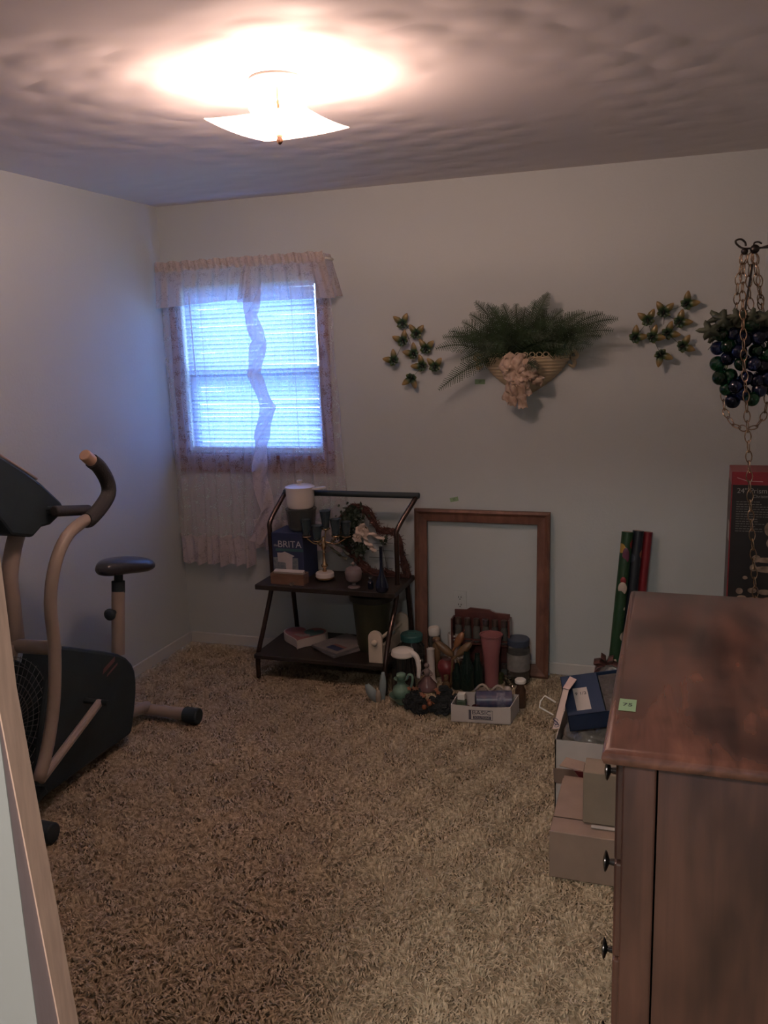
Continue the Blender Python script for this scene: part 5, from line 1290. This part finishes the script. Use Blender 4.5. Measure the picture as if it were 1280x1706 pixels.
def chain_mb(P, link=.044, r=.0021, w=.011):
    """links along a polyline"""
    b = MB(); seg = []; tot = 0
    for i in range(len(P)-1): L_ = (P[i+1]-P[i]).length; seg.append((tot, L_, P[i], P[i+1])); tot += L_
    n = max(1, int(tot/(link*.80)))
    for k in range(n):
        s_ = (k+.5)*tot/n
        for (t0, L_, a, c_) in seg:
            if t0 <= s_ <= t0+L_: break
        c = a.lerp(c_, (s_-t0)/L_); T = (c_-a).normalized(); sd = T.orthogonal().normalized(); sd = Vector((1, .25, 0)); sd = (sd-T*sd.dot(T)).normalized()
        if k % 2: sd = T.cross(sd)
        pts = [c+T*(link/2*math.sin(q))+sd*(w*math.cos(q)*(1-.12*abs(math.sin(q)))) for q in [2*PI*j/14 for j in range(14)]]
        b.tube(pts, r, 6, closed=True)
    return b
def catmull(P, n=8):
    out = []
    for i in range(len(P)-1):
        p0 = P[i-1] if i else P[0]*2-P[1]; p1, p2 = P[i], P[i+1]; p3 = P[i+2] if i+2 < len(P) else P[-1]*2-P[-2]
        for k in range(n):
            t = k/n; out.append(.5*((2*p1)+(p2-p0)*t+(2*p0-5*p1+4*p2-p3)*t*t+(3*p1-p0-3*p2+p3)*t**3))
    return out+[P[-1]]
def chains():
    c = at(1240, 425, 'y', YG); t = thing('chain_hanger', c, 'antique brass chain plant hanger draped from the iron bracket over the glass grapes', 'plant hanger')
    P = lambda x, y, dy=0: at(x, y, 'y', YG+dy)
    fr = -.11
    build('chain', chain_mb(catmull([P(1242, 422), P(1238, 470, -.03), P(1238, 520, -.09), P(1239, 560, fr), P(1240, 610, fr), P(1243, 650, fr), P(1246, 715, fr), P(1248, 760, fr), P(1250, 830, fr), P(1254, 900, fr), P(1258, 975, fr), P(1260, 1010, fr)])), m_chain, t, smooth=True)
    build('chain', chain_mb(catmull([P(1240, 422), P(1230, 470, .0), P(1226, 520, .03), P(1212, 600, .05), P(1206, 650, .03), P(1209, 685, 0), P(1224, 708, -.04), P(1244, 715, -.09)])), m_chain, t, smooth=True)
    build('chain', chain_mb(catmull([P(1256, 422), P(1262, 470, .0), P(1272, 520, .03), P(1284, 600, .05), P(1280, 650, .02), P(1274, 690, -.02), P(1262, 708, -.06), P(1250, 715, -.09)])), m_chain, t, smooth=True)
    build('chain', chain_mb(catmull([P(1252, 422), P(1248, 470), P(1252, 515)])), m_chain, t, smooth=True)
    build('chain', chain_mb(catmull([P(1258, 422), P(1266, 470, .02), P(1268, 515, .03)])), m_chain, t, smooth=True)
chains()
def grapes():
    c = at(1240, 530, 'y', YG); t = thing('glass_grapes', c, 'hanging cluster of blue and green glass grapes under grey-green leaves', 'glass grapes')
    mg = glass('green_grape_glass', (.008, .075, .03), .02, .85); mb_ = glass('blue_grape_glass', (.008, .018, .075), .02, .85)
    s = mpp(c); P = lambda x, y, dy=0: at(x, y, 'y', YG+dy)
    front = [(1203, 557, 1), (1223, 556, 0), (1252, 541, 1), (1264, 562, 0), (1276, 556, 0), (1196, 580, 0), (1214, 577, 1), (1196, 606, 1), (1213, 597, 0), (1232, 585, 0), (1260, 584, 1), (1278, 590, 1), (1200, 629, 1), (1217, 626, 1), (1236, 606, 1), (1256, 606, 0), (1271, 610, 0), (1211, 648, 1), (1226, 643, 0), (1244, 630, 0), (1262, 634, 0), (1279, 630, 0), (1221, 668, 0), (1266, 649, 0), (1253, 665, 1), (1238, 655, 0), (1285, 612, 0), (1290, 575, 1), (1288, 650, 1), (1240, 566, 0)]
    stem = MB().tube([P(1254, 440), c, P(1240, 600), P(1240, 650)], .004, 6)
    for i, (x, y, g) in enumerate(front):
        dy = -.05*(1-abs(x-1243)/60.)+.01*((i*5) % 3); r = 12.8*s*random.uniform(.92, 1.05)
        q = P(x, y, dy); build('grape', MB().ball(q, r, 20, 14), mg if g else mb_, t, smooth=True)
    for i, (x, y, g) in enumerate(front[::2]):
        q = P(x+4, y-6, .045); build('grape', MB().ball(q, 11*s, 16, 10), mb_ if g else mg, t, smooth=True)
    build('stem', stem, m_iron, t)
    ml = mat('grey_green_leaf', (.050, .062, .040), .7, var=.25, scale=30)
    for i in range(14):
        x = 1182+i*8; y = 536+10*math.sin(i*1.9)-abs(0)+(14 if i < 2 else 0); q = P(x, y, -.05+.03*(i % 3)); a0 = random.uniform(0, 2*PI); s_ = random.uniform(.034, .048)
        pts = []
        for k in range(20):
            a = 2*PI*k/20; rr = s_*(.72+.28*math.cos(5*a+a0)); pts.append(q+Vector((rr*math.cos(a), -.012*math.cos(2*a+i)+.006, rr*math.sin(a)*.8)))
        cen = q+Vector((0, -.012, 0)); b = MB().add(pts+[cen], [(k, (k+1) % 20, 20) for k in range(20)]); build('leaf', b, ml, t, smooth=True, solid=.0015)
    build('tendril', MB().tube([P(1190, 565), P(1186, 575), P(1180, 583)], .0014, 5), ml, t)
    bq = P(1253, 541, -.07)
grapes()

# repeats of a kind share a group
GROUPS = {'price_sticker': 'green price stickers', 'butterfly_wall_art': 'butterfly groups on the back wall', 'lace_curtain': 'lace curtain panels at the window',
          'magazine': 'magazines on the bottom shelf', 'dark_bottle': 'black-green glass bottles in the pile', 'wooden_gourd': 'carved wooden gourds in the pile',
          'cut_glass': 'small cut-glass pieces in the pile', 'glass_cruet': 'clear glass cruets in the pile', 'cup_on_side': 'beige cups behind the white box',
          'gift_bow': 'gift bows at the foot of the rolls', 'cardboard_box': 'cardboard boxes by the dresser'}
for ob in COL.objects:
    k = ob.name.split('.')[0]
    if ob.parent is None and k in GROUPS and 'group' not in ob: ob['group'] = GROUPS[k]
